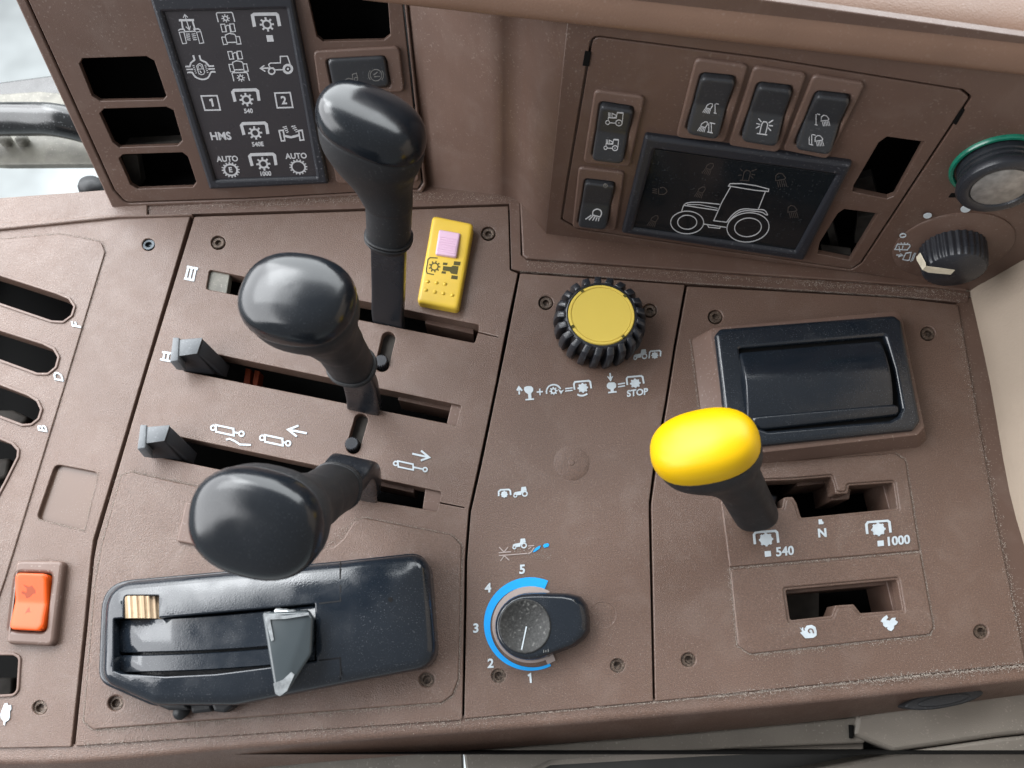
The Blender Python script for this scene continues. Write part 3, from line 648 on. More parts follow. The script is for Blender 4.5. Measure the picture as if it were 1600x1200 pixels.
i = si(k1); i.line([(530, 655), (548, 715), (500, 755), (485, 805), (425, 805)], 22).line([(612, 655), (630, 715), (700, 750), (745, 802), (808, 797)], 22).lines(18, [(437, 845), (530, 842)], [(730, 840), (820, 835)])
i.line(smooth_line([(450, 888), (515, 885), (560, 945), (650, 978), (730, 955), (770, 880), (830, 880)], 3), 21)
i.line([(592, 780), (618, 764), (648, 780), (684, 880), (670, 908), (636, 916), (606, 900), (576, 802)], 11, True).line([(580, 842), (668, 836)], 9).line([(600, 830), (596, 800), (612, 786), (634, 798), (645, 828)], 8).line([(620, 862), (640, 892)], 14)
for a in range(5): i.line([(520 + 10 * a, 795 + 24 * a), (546 + 8 * a, 793 + 24 * a)], 11).line([(682 + 8 * a, 790 + 24 * a), (706 + 7 * a, 786 + 24 * a)], 11)
i.done('symbol', 'print_white', sd, 'differential lock outline with a padlock')
si(k2).line([(662, 830), (835, 825)], 20).line([(712, 790), (660, 830), (725, 872)], 17).line(circ(810, 868, 42, 40, 18), 20, True).line(circ(1027, 838, 55, 54, 20), 32, True).fill(circ(1027, 838, 14, 16, 10)).line([(785, 815), (768, 782), (790, 760), (928, 757), (924, 670), (1022, 668), (1062, 790)], 15).line([(850, 850), (968, 848)], 15).done('symbol', 'print_white', sd, 'side view of a tractor with an arrow pointing left')
si(k3).line([(337, 600), (436, 598), (457, 687), (361, 689)], 9, True).line([(388, 628), (402, 622), (412, 666)], 12).done('symbol', 'print_white', sd, 'boxed figure 1')
si(k3).line([(797, 582), (893, 579), (910, 671), (813, 674)], 9, True).text('2', (858, 650), 48, (1, -.03), (-.18, -1), .03).done('symbol', 'print_white', sd, 'boxed figure 2')
for dx, dy, t in ((0, 0, '540'), (55, 208, '540E'), (106, 402, '1000')):
    si(k3).line([(550 + dx, 635 + dy), (534 + dx, 576 + dy), (543 + dx, 565 + dy), (678 + dx, 561 + dy), (690 + dx, 570 + dy), (699 + dx, 630 + dy)], 19).gear((620 + dx, 623 + dy), (44, -2), (8, 42), 8, 1, .68, .42).text(t, (640 + dx - (2 if t == '540E' else 5), 706 + dy - (0 if t != '1000' else 10)), 26, (.98, -.04), (-.2, -1), .03).done('symbol', 'print_white', sd, 'shaft gear in a bracket marked ' + t)
si(k3).text('HMS', (464, 873), 46, (1, -.02), (-.25, -1), .03).done('symbol', 'print_white', sd, 'letters HMS')
i = si(k3); i.line([(824, 817), (850, 814), (860, 879), (839, 881)], 9, True).line([(946, 817), (968, 814), (979, 874), (956, 877)], 9, True).line([(858, 850), (900, 858), (950, 845)], 14)
for a in range(4): i.line([(846 + 8 * a, 796 + 11 * a), (872 + 4 * a, 790 + 11 * a)], 6).line([(900 + 9 * a, 792 + 11 * a), (926 + 6 * a, 786 + 11 * a)], 6)
i.done('symbol', 'print_white', sd, 'front axle with two wheels')
si(k3).text('AUTO', (504, 1009), 33, (1, -.03), (-.2, -1), .025).gear((522, 1062), (56, -3), (10, 48), 16, 1, .82, .62).text('E', (523, 1076), 30, (1, 0), (-.2, -1), .04).done('symbol', 'print_white', sd, 'word AUTO above a gear with the letter E')
si(k3).text('AUTO', (934, 991), 33, (1, -.03), (-.2, -1), .025).gear((945, 1044), (56, -3), (10, 48), 16, 1, .82, .66).done('symbol', 'print_white', sd, 'word AUTO above an empty gear ring')

# ------------------------------------------------------------------ rocker switches
def rocker(pl, name, label, bez, key, prof, group, bm='brown_bezel', km='switch_black', bh=.0022, bb=.0012, hz=0.):
    t = thing(name, label, 'switch', pl.at(*bez[3]), group)
    slab(pl, bez, .004, hz - .001, hz + bh, bb, holes=[(key, .0028)]).build('bezel', bm, t)
    kk = MB(); q = pxs(pl, key, hz + bh)
    slab(Plane(pl.o + pl.n * (hz - .0005), pl.u, pl.v), key, .002, -.001, 0, .0003).build('well', 'cavity_black', t)
    c = [sum(p[0] for p in key) / 4, sum(p[1] for p in key) / 4]; key2 = [(c[0] + (x - c[0]) * .955, c[1] + (y - c[1]) * .972) for x, y in key]
    mb, hf = pillow(pl, key2, prof, .0032, .0016, hz); mb.build('rocker', km, t); return t, hf
def vee(a, m, b): return lambda t: a + (m - a) * (t / .5) if t < .5 else m + (b - m) * ((t - .5) / .5)
RG = 'rocker switches around the lighting display'
k5 = K(1060, 90, 5.517); k6 = K(900, 140, 5.217)
def bez4(*p, k): return [k(q) for q in p]
PR = vee(.0060, .0024, .0074)
def lampL(i, x, y, s=1., wd=6):   # work lamp beaming to the lower left
    q = lambda a, b: (x + a * s, y + b * s)
    i.line([q(-22, 14), q(-12, -8), q(16, -24), q(34, -22), q(38, -4), q(18, 26)], wd, True)
    for a in range(5): i.line([q(-26 + 11 * a, 20 + 3 * a), q(-50 + 14 * a, 54 + 3 * a)], wd * .9)
    return i
def lampR(i, x, y, s=1., wd=6):
    q = lambda a, b: (x + a * s, y + b * s)
    i.line([q(-32, 20), q(-30, -14), q(-10, -30), q(14, -26), q(36, 2), q(28, 12)], wd, True)
    for a in range(5): i.line([q(-20 + 13 * a, 26 - 2 * a), q(-12 + 14 * a, 64 - 1 * a)], wd * .9)
    return i
def num(i, x, y, n, hgt=80, wd=7, sl=-.25):
    for a in range(n): i.line([(x + 22 * a - sl * -hgt / 2, y - hgt / 2 + 4 * a), (x + 22 * a + sl * hgt / 2, y + hgt / 2 + 4 * a)], wd)
    w_ = 12 + 11 * (n - 1); mx = 11 * (n - 1)
    i.line([(x + mx - w_ - sl * hgt / 2, y - hgt / 2 - 3), (x + mx + w_ - sl * hgt / 2, y - hgt / 2 + 3 + 4 * (n - 1))], wd).line([(x + mx - w_ + sl * hgt / 2, y + hgt / 2 - 3), (x + mx + w_ + sl * hgt / 2, y + hgt / 2 + 3 + 4 * (n - 1))], wd); return i
t, hf = rocker(RP, 'rocker_switch', 'black rocker with two work lamps beaming left, first of the three in a row', bez4((148, 12), (606, 72), (400, 738), (-22, 692), k=k5), bez4((196, 132), (505, 163), (345, 674), (60, 618), k=k5), PR, RG)
i = Icon(RP, k5, hf, .00012); lampL(i, 258, 420, .98); num(i, 326, 440, 1); lampL(i, 214, 578, 1.); num(i, 272, 605, 2); i.done('lamp_symbol', 'print_white', t)
t, hf = rocker(RP, 'rocker_switch', 'black rocker with a beacon symbol, middle of the three in a row', bez4((650, 78), (1108, 145), (864, 826), (428, 762), k=k5), bez4((686, 212), (996, 248), (852, 734), (528, 682), k=k5), PR, RG)
i = Icon(RP, k5, hf, .00012); i.line([(675, 655), (765, 668)], 8).line([(700, 655), (718, 575), (735, 552), (760, 556), (770, 580), (750, 662)], 8)
i.lines(8, [(668, 610), (700, 590)], [(672, 568), (706, 577)], [(690, 525), (716, 556)], [(778, 565), (818, 540)], [(780, 586), (815, 590)], [(772, 604), (798, 632)]); i.done('beacon_symbol', 'print_white', t)
t, hf = rocker(RP, 'rocker_switch', 'black rocker with two work lamps beaming right, last of the three in a row', bez4((1162, 152), (1612, 226), (1292, 882), (898, 802), k=k5), bez4((1188, 288), (1496, 323), (1312, 804), (992, 752), k=k5), PR, RG)
i = Icon(RP, k5, hf, .00012); lampR(i, 1262, 528, 1.); num(i, 1198, 535, 1, 90); lampR(i, 1210, 702, 1.); num(i, 1138, 705, 2, 86); i.done('lamp_symbol', 'print_white', t)
t, hf = rocker(RP, 'rocker_switch', 'black rocker with two small white tractors, upper left of the lighting panel', bez4((150, 8), (562, 64), (438, 632), (58, 602), k=k6), bez4((196, 98), (478, 143), (388, 574), (126, 543), k=k6), PR, RG)
i = Icon(RP, k6, hf, .00012)
for x, y, s in ((350, 272, 1.), (318, 478, .84)):
    q = lambda a, b: (x + a * s, y + b * s); i.line(circ(x, y, 26 * s, 24 * s, 14), 7, True).line(circ(x - 92 * s, y - 3 * s, 16 * s, 16 * s, 12), 6, True).fill(circ(x, y, 5, 5, 8))
    i.lines(6, [q(-74, 0), q(-28, 2)], [q(28, -10), q(34, -78), q(-14, -82), q(-22, -38), q(-60, -40)], [q(-88, -20), q(-86, -44), q(-60, -40)], [q(-56, -42), q(-56, -78), q(-24, -62), q(-22, -46), q(-56, -42)])
    for a in range(4): i.line([q(-88, -80 + 11 * a), q(-66, -78 + 11 * a)], 5)
    i.line([q(-14, -84), q(36, -80)], 10)
i.done('tractor_symbol', 'print_white', t)
t, hf = rocker(RP, 'rocker_switch', 'black rocker with a single floodlight symbol, lower left of the lighting panel', bez4((20, 638), (396, 680), (322, 1152), (-32, 1130), k=k6), bez4((73, 727), (323, 757), (253, 1113), (12, 1088), k=k6), PR, RG)
i = Icon(RP, k6, hf, .00012); i.line(smooth_line([(135, 1020), (140, 992), (170, 975), (200, 985), (208, 1012), (198, 1035)], 3), 9).line([(132, 1022), (200, 1040)], 9)
i.lines(9, [(125, 1025), (78, 1058)], [(140, 1028), (106, 1064)], [(156, 1034), (135, 1068)], [(172, 1042), (160, 1072)], [(188, 1046), (182, 1074)]); i.done('lamp_symbol', 'print_white', t)
Icon(RP, k6, hf, .00012).line(circ(240, 785, 17, 15, 10), 6, True).lines(5, [(225, 785), (262, 790)], [(238, 768), (245, 805)]).done('small_mark', 'print_dim', t)
t, hf = rocker(LP, 'rocker_switch', 'black rocker lying sideways beside the tall symbol display', [(489, 80), (624, 73), (632, 144), (499, 151)], rk, lambda q: .0045, None)
t2 = Icon(LP, K(450, 0, 4), .0045, .00012); t2.line(circ(550, 470, 36, 36, 18), 5, True).line(circ(550, 470, 47, 45, 8, -40, 40), 5).line(circ(550, 470, 47, 45, 8, 140, 220), 5).lines(6, [(535, 470), (560, 450)], [(538, 480), (575, 478)]).lines(5, [(345, 510), (375, 490), (405, 495), (402, 465), (428, 458), (436, 490)], [(355, 515), (410, 512)]).line(circ(425, 495, 11, 11, 10), 5, True)
t2.done('symbol', 'print_dim', t)
t, hf = rocker(DECK, 'hazard_rocker', 'bright orange rocker switch in a raised brown bezel at the left edge', [(24, 875), (99, 876), (83, 1010), (8, 1006)], [(27, 894), (80, 896), (71, 988), (15, 985)], vee(.0095, .0058, .0085), None, 'brown_bezel', 'orange_plastic', .0055, .0022)
i = Icon(DECK, K(0, 870, 4.138), hf, .0001)
i.fill([(150, 180), (185, 195), (205, 185), (225, 210), (240, 222), (238, 238), (212, 240), (190, 262), (170, 268), (160, 245), (138, 235), (142, 222), (170, 232), (172, 208)]).fill([(175, 340), (188, 325), (190, 348), (198, 358), (180, 356), (160, 368)])
i.done('faded_mark', 'orange_dark', t)

# ------------------------------------------------------------------ yellow PTO rocker on the deck
yr = thing('yellow_rocker', 'yellow rocker switch with a ribbed pink slider beside the upper lever', 'switch', W(695, 412))
yq = [(676, 338), (740, 351), (716, 483), (651, 471)]
mb, hf = pillow(DECK, yq, lambda t: .0085 - .0025 * t + .002 * abs(t - .42), .003, .0022, -.001); mb.build('key', 'yellow_plastic', yr)
mb, h2 = pillow(DECK, [(686, 358), (719.5, 364), (713, 401), (680, 396)], lambda t: .0102, .0012, .001, .006); mb.build('slider', 'pink_plastic', yr)
for a in range(7): Icon(DECK, K(0, 0, 1), .0102, .0004).line([(687.5 - .8 * a, 369 + 3.6 * a), (715 - .8 * a, 374 + 3.6 * a)], 1.7).done('rib', 'pink_plastic', yr)
k7 = K(350, 300, 4)
Icon(DECK, k7, hf, .0001).line([(1335, 412), (1288, 410), (1275, 420), (1264, 490), (1270, 508), (1312, 516)], 7).gear((1316, 466), (36, 2), (-4, 36), 9, 1, .72, .5).done('shaft_symbol', 'dark_print', yr)
i = Icon(DECK, k7, hf, .0001)
for q in (((1370, 440), (1398, 443), (1394, 458), (1367, 455)), ((1438, 432), (1480, 436), (1475, 460), (1434, 456)), ((1362, 494), (1388, 497), (1385, 512), (1358, 508)), ((1423, 520), (1462, 525), (1458, 547), (1418, 542)), ((1370, 462), (1418, 468), (1430, 460), (1466, 464), (1458, 516), (1420, 510), (1410, 496), (1366, 490))): i.fill(q)
i.done('tractor_symbol', 'dark_print', yr)
for x, y in ((1273, 560), (1328, 567), (1382, 575), (1262, 612), (1318, 625), (1370, 634), (1427, 645)):
    X, Y = k7((x, y)); p = DECK.at(X, Y, hf); lathe(p, V((0, 0, 1)), [(.0016, -.0004), (.0014, .0003), (.0009, .0007), (.0001, .0008)], 10).build('grip_dot', 'yellow_plastic', yr)

# ------------------------------------------------------------------ column and lighting panel (right)
cw = MB(); base = [tuple(W(630, 303).xy), tuple(W(803, 305).xy), tuple(W(852, 366).xy)]
def round_line(p, r):
    out = [p[0]]
    for i in range(1, len(p) - 1):
        a, q, b = V(p[i - 1]), V(p[i]), V(p[i + 1]); s = q + (a - q).normalized() * r; e = q + (b - q).normalized() * r
        for k_ in range(9): t_ = k_ / 8; out.append(tuple(s * (1 - t_) ** 2 + q * 2 * t_ * (1 - t_) + e * t_ * t_))
    return out + [p[-1]]
RL = round_line(base, .011); nn = len(RL)
up0 = LP.at(626, -60, -.006); b0 = LP.at(666, 296, -.006); RL[0] = tuple((b0 - (up0 - b0) * ((b0.z + .002) / (up0.z - b0.z))).xy)
RL = [RL[0]] + [tuple(V(RL[0]).lerp(V(RL[1]), j / 8)) for j in range(1, 8)] + RL[1:]; nn = len(RL)
RL.append(tuple(RP.to(.02, 0, -.003).xy)); nn = len(RL); _r0, _r1 = RL[0][0], RL[8][0]          # leans back like the symbol panel at its left side, upright at the crease
def rise(p): f = max(0., min(1., (p[0] - _r0) / (_r1 - _r0))); d = (up0 - b0).normalized() * (1 - f) + RP.v * f; return d * (.24 / d.z)
cw.add([V((*p, -.002)) for p in RL] + [V((*p, -.002)) + rise(p) for p in RL], [[i, i + 1, nn + i + 1, nn + i] for i in range(nn - 1)], True)
tag(cw.build('column_panel', 'brown_smooth'), 'plain dark brown column between the two upright panels', 'panel')
lh = thing('switch_console', 'upright brown panel at the upper right holding the light switches', 'panel', RP.at(1100, 400))
ri = [(924, 54), (1200, 90), (1505, 139), (1519, 151), (1347, 411), (1331, 422), (906, 359), (876, 343), (884, 290)]
rr = [.006, 0, .005, .004, .004, .004, .003, .004, 0]
ho = pxs(RP, [(852, 366), (1345, 426), (1502, 451), (1525, 456), (1640, 470)]); ho = [(u, v if i else .0) for i, (u, v) in enumerate(ho)]
prism(RP, ho + [(.45, .2), (.003, .215)], [rnd(pxs(RP, ri), rr)], -.004, .0004, .0006).build('housing', 'brown_smooth', lh)
o1 = [(1386, 214), (1444, 222), (1397, 307), (1386, 311), (1332, 300), (1334, 290), (1373, 223)]
o2 = [(1319, 327), (1372, 334), (1328, 407), (1277, 397), (1281, 379), (1309, 334)]
prism(RP, offset(ccw(rnd(pxs(RP, ri), rr)), .0013), [rnd(pxs(RP, q), .0004) for q in (o1, o2)], -.004, 0, .0006).build('face_plate', 'brown_smooth', lh)
for q, z in (([(1340, 280), (1362, 275), (1370, 300), (1330, 302)], -.02), ([(1283, 392), (1330, 398), (1326, 408), (1278, 400)], -.006), ([(1290, 350), (1300, 345), (1312, 390), (1300, 395)], -.02), ([(1340, 340), (1372, 336), (1345, 380), (1335, 380)], -.022)):
    slab(Plane(RP.o + RP.n * z, RP.u, RP.v), q, .0005, -.006, 0, .0004).build('inner_bracket', 'cavity_grey', lh)
slab(RP, [(914, 79), (924, 82), (920, 104), (910, 103)], .0006, -.003, .0006, .0002).build('pry_slot', 'cavity_black', lh)
slab(RP, [(1503, 170), (1508, 172), (1494, 196), (1489, 193)], .0006, -.003, .0006, .0002).build('pry_slot', 'cavity_black', lh)

ld = thing('lighting_display', 'wide glossy black display with a white outlined tractor', 'display', RP.at(1120, 395))
kk = lambda p: K(850, 150, 2.667)(p)
slab(RP, [kk(p) for p in ((420, 172), (1286, 288), (1082, 690), (322, 574))], .0022, -.002, .0045, .0024, holes=[([kk(p) for p in ((462, 226), (1222, 332), (1046, 652), (372, 556))], .0006)]).build('frame', 'frame_plastic', ld)
slab(RP, [kk(p) for p in ((458, 222), (1226, 328), (1050, 656), (368, 560))], .0006, -.002, .0022, .0002).build('screen', 'glass_black', ld)
k4 = K(1030, 230, 6.667); i = Icon(RP, k4, .0022, .0001); w1 = 9
i.line([(722, 405), (738, 380), (860, 380), (1010, 402), (1142, 437), (1138, 462), (1000, 450), (745, 408)], w1, True).line([(745, 412), (650, 580), (568, 766), (702, 782)], w1).line([(1105, 465), (1035, 642)], w1)
i.line(smooth_line([(702, 782), (775, 695), (870, 645), (1000, 650), (1095, 656), (1130, 705)], 3), w1).line(smooth_line([(715, 785), (800, 700), (885, 664), (1000, 668), (1075, 680), (1108, 703), (1132, 706)], 3), w1)
i.line(smooth_line([(235, 667), (255, 608), (300, 580), (420, 575), (630, 596)], 3), w1).line([(258, 606), (400, 628), (608, 658)], w1).line([(290, 598), (420, 600), (610, 638)], w1 * .7)
i.line(circ(291, 785, 172, 118, 36), w1, True).line(circ(292, 782, 100, 73, 30), w1, True).line(circ(925, 836, 220, 152, 40, 0, 360, -6), w1, True).line(circ(925, 836, 140, 97, 32, 0, 360, -6), w1, True)
i.line([(458, 800), (700, 836)], w1).line([(505, 812), (515, 834), (630, 846), (640, 830)], w1).done('tractor_outline', 'print_white', ld)
for nm, x, y, s, f in (('lamp', 515, 200, 1.35, 0), ('lamp', 430, 445, 1.3, 0), ('lamp', 1262, 318, 1.55, 1), ('lamp', 1385, 650, 1.4, 1), ('lamp', -60, 745, 1.3, 0)):
    i = Icon(RP, k4, .0022, .0001); (lampR if f else lampL)(i, x, y, s, 8); i.done('dim_lamp_symbol', 'print_faint', ld)
Icon(RP, k4, .0022, .0001).line(smooth_line([(10, 425), (50, 420), (82, 460), (50, 490), (0, 490)], 3), 8).lines(8, [(-5, 430), (-5, 490)], [(-20, 440), (-70, 432)], [(-20, 460), (-70, 452)], [(-20, 480), (-70, 472)]).done('dim_lamp_symbol', 'print_faint', ld)
Icon(RP, k4, .0022, .0001).line([(840, 345), (940, 350)], 8).line([(865, 345), (885, 260), (910, 240), (945, 250), (950, 275), (930, 350)], 8).lines(7, [(860, 290), (825, 295)], [(868, 250), (845, 225)], [(960, 250), (1015, 232)], [(962, 280), (1000, 290)], [(955, 300), (980, 325)]).done('dim_beacon_symbol', 'print_faint', ld)

# dash roll above the lighting panel
dr = MB(); v0 = RP.uv(1200, 67)[1]
prof = [(-.02, v0 + .0), (.0004, v0), (.0040, v0 + .0012), (.0056, v0 + .0045), (.0050, v0 + .009), (.0030, v0 + .0135), (-.001, v0 + .0172), (-.007, v0 + .0200), (-.016, v0 + .0222), (-.03, v0 + .0238), (-.06, v0 + .0252), (-.12, v0 + .0262), (-.35, v0 + .027)]
pr = curve3([V((a, b, 0)) for a, b in prof[1:]], 4); pr = [V((*prof[0], 0))] + pr; us = [-.108, .0, .2, .5]
dr.add([RP.to(u, p.y, p.x) for p in pr for u in us], [[j * 4 + i, j * 4 + i + 1, (j + 1) * 4 + i + 1, (j + 1) * 4 + i] for j in range(len(pr) - 1) for i in range(3)], True)
o = sharp(dr.build('dashboard_roll', 'dash_vinyl'), 50); tag(o, 'rounded brown dashboard top, brightly lit, along the upper right edge', 'dashboard')

# beige wall on the right
bw = MB(); bs = [W(x, y, -.004) for x, y in ((1470, 300), (1498, 400), (1513, 464), (1543, 600), (1573, 770), (1609, 895), (1668, 1080), (1720, 1240))]
pw = RP.at(1600, 335); bz = W(1513, 462, -.004); lean = (pw.x - bz.x - .02) / pw.z; rows = [(0, -.05), (0, 0), (.002, .004), (.2 * .02, .02)]
bs = curve3(bs, 3); HH = [(-.001, -.05), (0, 0), (.0006, .004), (.002, .010), (.006, .022), (.013, .045), (.024, .08), (.04, .14), (.05, .2), (.06, .34)]
bw.add([p + V((a, 0, z)) for a, z in HH for p in bs], [[j * len(bs) + i + 1, j * len(bs) + i, (j + 1) * len(bs) + i, (j + 1) * len(bs) + i + 1] for j in range(len(HH) - 1) for i in range(len(bs) - 1)], True)
tag(bw.build('side_wall', 'beige_vinyl'), 'beige grained vinyl side wall at the right edge', 'wall')
# front rail and seat trims below it
fr_ = MB(); top = [(-90, 1164), (114, 1163), (400, 1142), (723, 1119), (1022, 1092), (1300, 1066), (1603, 1034), (1690, 1021)]; lip = [(-90, 1191), (120, 1190), (400, 1166), (725, 1143), (1024, 1119), (1300, 1094), (1600, 1063), (1690, 1052)]; bot = [(-90, 1235), (120, 1232), (400, 1200), (725, 1173), (1024, 1150), (1300, 1124), (1600, 1085), (1690, 1070)]
def interp(a, n=4): return smooth_line(a, n)
A, B, C_ = (interp(q) for q in (top, lip, bot)); m = len(A); secs = []
for a, b, c in zip(A, B, C_):
    p0, p1, p2 = W(*a, -.0016), W(*b, -.0008), W(*c, -.03); d0 = (p0 - p1).normalized(); d2 = (p2 - p1).normalized(); r = .0035; s, e = p1 + d0 * r, p1 + d2 * r
    secs.append([p0 + V((0, 0, -.01)), p0] + [s * (1 - q) ** 2 + p1 * 2 * q * (1 - q) + e * q * q for q in [j / 6 for j in range(7)]] + [p2])
n = len(secs[0]); fr_.add([p for s in secs for p in s], [[i * n + j, i * n + j + 1, (i + 1) * n + j + 1, (i + 1) * n + j] for i in range(m - 1) for j in range(n - 1)], True)
o = sharp(fr_.build('front_rail', 'brown_plastic'), 50); tag(o, 'rounded brown front rail along the near edge of the deck', 'rail')
z = -.034; sb = thing('seat_base', 'grey beige seat base trim below the near edge', 'trim', W(800, 1190, z))
slab(Z(z - .012), [(-90, 1190), (722, 1150), (726, 1290), (-90, 1290)], .001, -.01, 0, .001).build('side_cover', 'seat_trim', sb)
slab(Z(z), [(724, 1173), (1024, 1149), (1320, 1122), (1420, 1105), (1350, 1162), (1150, 1170), (860, 1188), (735, 1250)], .001, -.01, 0, .0015).build('cover_strip', 'seat_trim', sb)
slab(Z(z - .006), [(735, 1192), (860, 1180), (1120, 1160), (1350, 1150), (1350, 1172), (1100, 1182), (860, 1196), (735, 1260)], .001, -.01, 0, .001).build('cover_strip', 'seat_trim_pale', sb)
slab(Z(z - .016), [(735, 1190), (1100, 1170), (1395, 1155), (1393, 1178), (1300, 1190), (1000, 1260), (735, 1260)], .001, -.01, 0, .001).build('gap', 'seat_trim_dark', sb)
slab(Z(z + .002), [(1340, 1118), (1400, 1098), (1660, 1066), (1660, 1142), (1560, 1152), (1398, 1176), (1332, 1150)], .002, -.02, 0, .003).build('cover_end', 'seat_trim_pale', sb)
slab(Z(z + .0005), [(1398, 1177), (1560, 1154), (1660, 1143), (1660, 1290), (1000, 1290), (1150, 1225)], .002, -.02, 0, .002).build('lower_cover', 'seat_trim_pale', sb)
slab(Z(z + .001), [(1328, 1133), (1334, 1133), (1334, 1154), (1329, 1154)], .0004, -.01, .0012, .0003).build('notch', 'cavity_black', sb)
ov = Z(-.011); e_ = circ(1476, 1093, 62, 13, 36, 0, 360, -10); mb = prism(ov, pxs(ov, e_), [], -.012, 0, .001)
prism(ov, pxs(ov, circ(1474, 1094, 40, 7.5, 30, 0, 360, -10)), [], 0, .0008, .0004, mb=mb)
tag(mb.build('oval_plug', 'black_rubber'), 'flat oval black plug under the right end of the front rail', 'plug')

# ================================================================== levers
mat_done = True
SLOT = (W(750, 508) - W(330, 421)).normalized()
def knob_lever(name, label, K_, G_, shaft, X, capm, glen=None, sx=1., sy=1., dx=-.008, tilt=0., bar=(.0115, .0035), grp=None, cat='lever', rings=True):
    """K_ = where the grip axis passes through the knob's middle, G_ = lower end of the grip, shaft = bar below it"""
    t = thing(name, label, cat, shaft[-1], grp); ax = (K_ - G_).normalized(); x = (X - ax * X.dot(ax)).normalized(); y = ax.cross(x); L = (K_ - G_).length
    prof = [(-L, .0128, .0112, 0), (-L + .002, .0146, .0130, 0), (-L * .62, .0150, .0134, 0), (-.042, .0160, .0142, -.0006), (-.030, .0192, .0162, -.0034), (-.0185, .0256, .0206, -.0070), (-.0095, .0302, .0242, -.0080), (-.002, .0315, .0252, -.0080), (.0016, .0315, .0252, -.0080)]
    cap = [(.0014, .0296, .0236, -.008), (.0024, .0312, .0250, -.008), (.0034, .0319, .0256, -.008), (.006, .0322, .0258, -.008), (.0105, .0316, .0254, -.008), (.0145, .0298, .0238, -.008), (.0176, .0264, .0210, -.008), (.0198, .0216, .0170, -.008), (.0212, .0156, .0122, -.008), (.0219, .0088, .0068, -.008), (.0221, .0006, .0005, -.008)]
    def secs(pf, e):
        q = curve3([V((a, b, c)) for a, b, c, d in pf], 5); dxs = curve3([V((a, d, 0)) for a, b, c, d in pf], 5)
        return [sect(K_ + ax * p.x + x * (d_.y * (-dx / .008)), x, y, p.y * sx, p.z * sy, e, 40) for p, d_ in zip(q, dxs)]
    def shear(S):   # the head is tipped along its long axis
        out = []
        for s in S:
            r = []
            for p in s:
                q = p - K_; a, b = q.dot(ax), q.dot(x); w_ = max(0., min(1., (a + .03) / .03)); r.append(p + ax * (tilt * b * w_))
            out.append(r)
        return out
    g = loft(shear(secs(prof, 2.35))).build('grip', 'black_rubber', t)
    for a in ((.004, .0065) if rings else ()): loft([sect(G_ + ax * (a + d), x, y, (.0152 + e) , (.0136 + e), 2.35, 40) for d, e in ((-.0006, -.0006), (-.0004, .0002), (.0004, .0002), (.0006, -.0006))]).build('grip_ring', 'black_rubber', g)
    c = loft(shear(secs(cap, 2.38))).build('knob', capm, t)
    pts = curve3([G_ + ax * .004] + shaft, 6); sx_ = []
    for i_, p in enumerate(pts):
        tn = (pts[max(i_ - 1, 0)] - pts[min(i_ + 1, len(pts) - 1)]).normalized(); xx = (SLOT - tn * SLOT.dot(tn)).normalized() if bar[0] > .004 else x; yy = tn.cross(xx)
        sx_.append(sect(p, xx, yy, bar[0], bar[1], 9, 32))
    sharp(loft(sx_[::-1]).build('shaft', 'shaft_black', t), 40)
    return t
Kz = .145
b1 = W(607, 500); K1 = W(608, 224, Kz); G1 = b1 + (K1 - b1) * .50
knob_lever('spool_lever', 'tall black lever standing in slot III, farthest of the three black knobs', K1, G1, [b1 + (K1 - b1) * .2, b1, b1 - V((0, .01, .045))], SLOT, 'black_gloss', tilt=-.20, dx=-.0098, sx=.94, sy=.94, grp='black knobbed levers in the long slots')
b2 = W(566, 634); K2 = W(494, 482, .138); G2 = W(553, 577, .060)
knob_lever('spool_lever', 'middle black lever standing in slot II, its knob between the other two', K2, G2, [W(561, 592, .042), W(568, 622, .014), W(569, 640, -.004), W(569, 650, -.045)], SLOT, 'black_gloss', tilt=0, sx=.94, sy=.97, grp='black knobbed levers in the long slots')
b3 = W(560, 772); K3 = W(436, 817, .133); G3 = W(530, 757, .066)
knob_lever('spool_lever', 'low black lever bent toward the driver in slot I, above the hitch control', K3, G3, [W(538, 744, .063), W(551, 729, .056), W(559, 738, .038), W(561, 764, .008), W(561, 778, -.045)], SLOT, 'black_gloss', tilt=.0, bar=(.0135, .0058), grp='black knobbed levers in the long slots')
KY = W(1127, 703, .088); GY = W(1182, 806, .012)
knob_lever('shift_lever', 'lever with a bright yellow oval knob standing in the upper shift gate', KY, GY, [W(1186, 797, .004), W(1196, 783, -.006), W(1200, 780, -.04)], V((1, -.05, 0)), 'yellow_gloss', sx=.94, sy=.83, rings=False, tilt=.0, bar=(.006, .004))

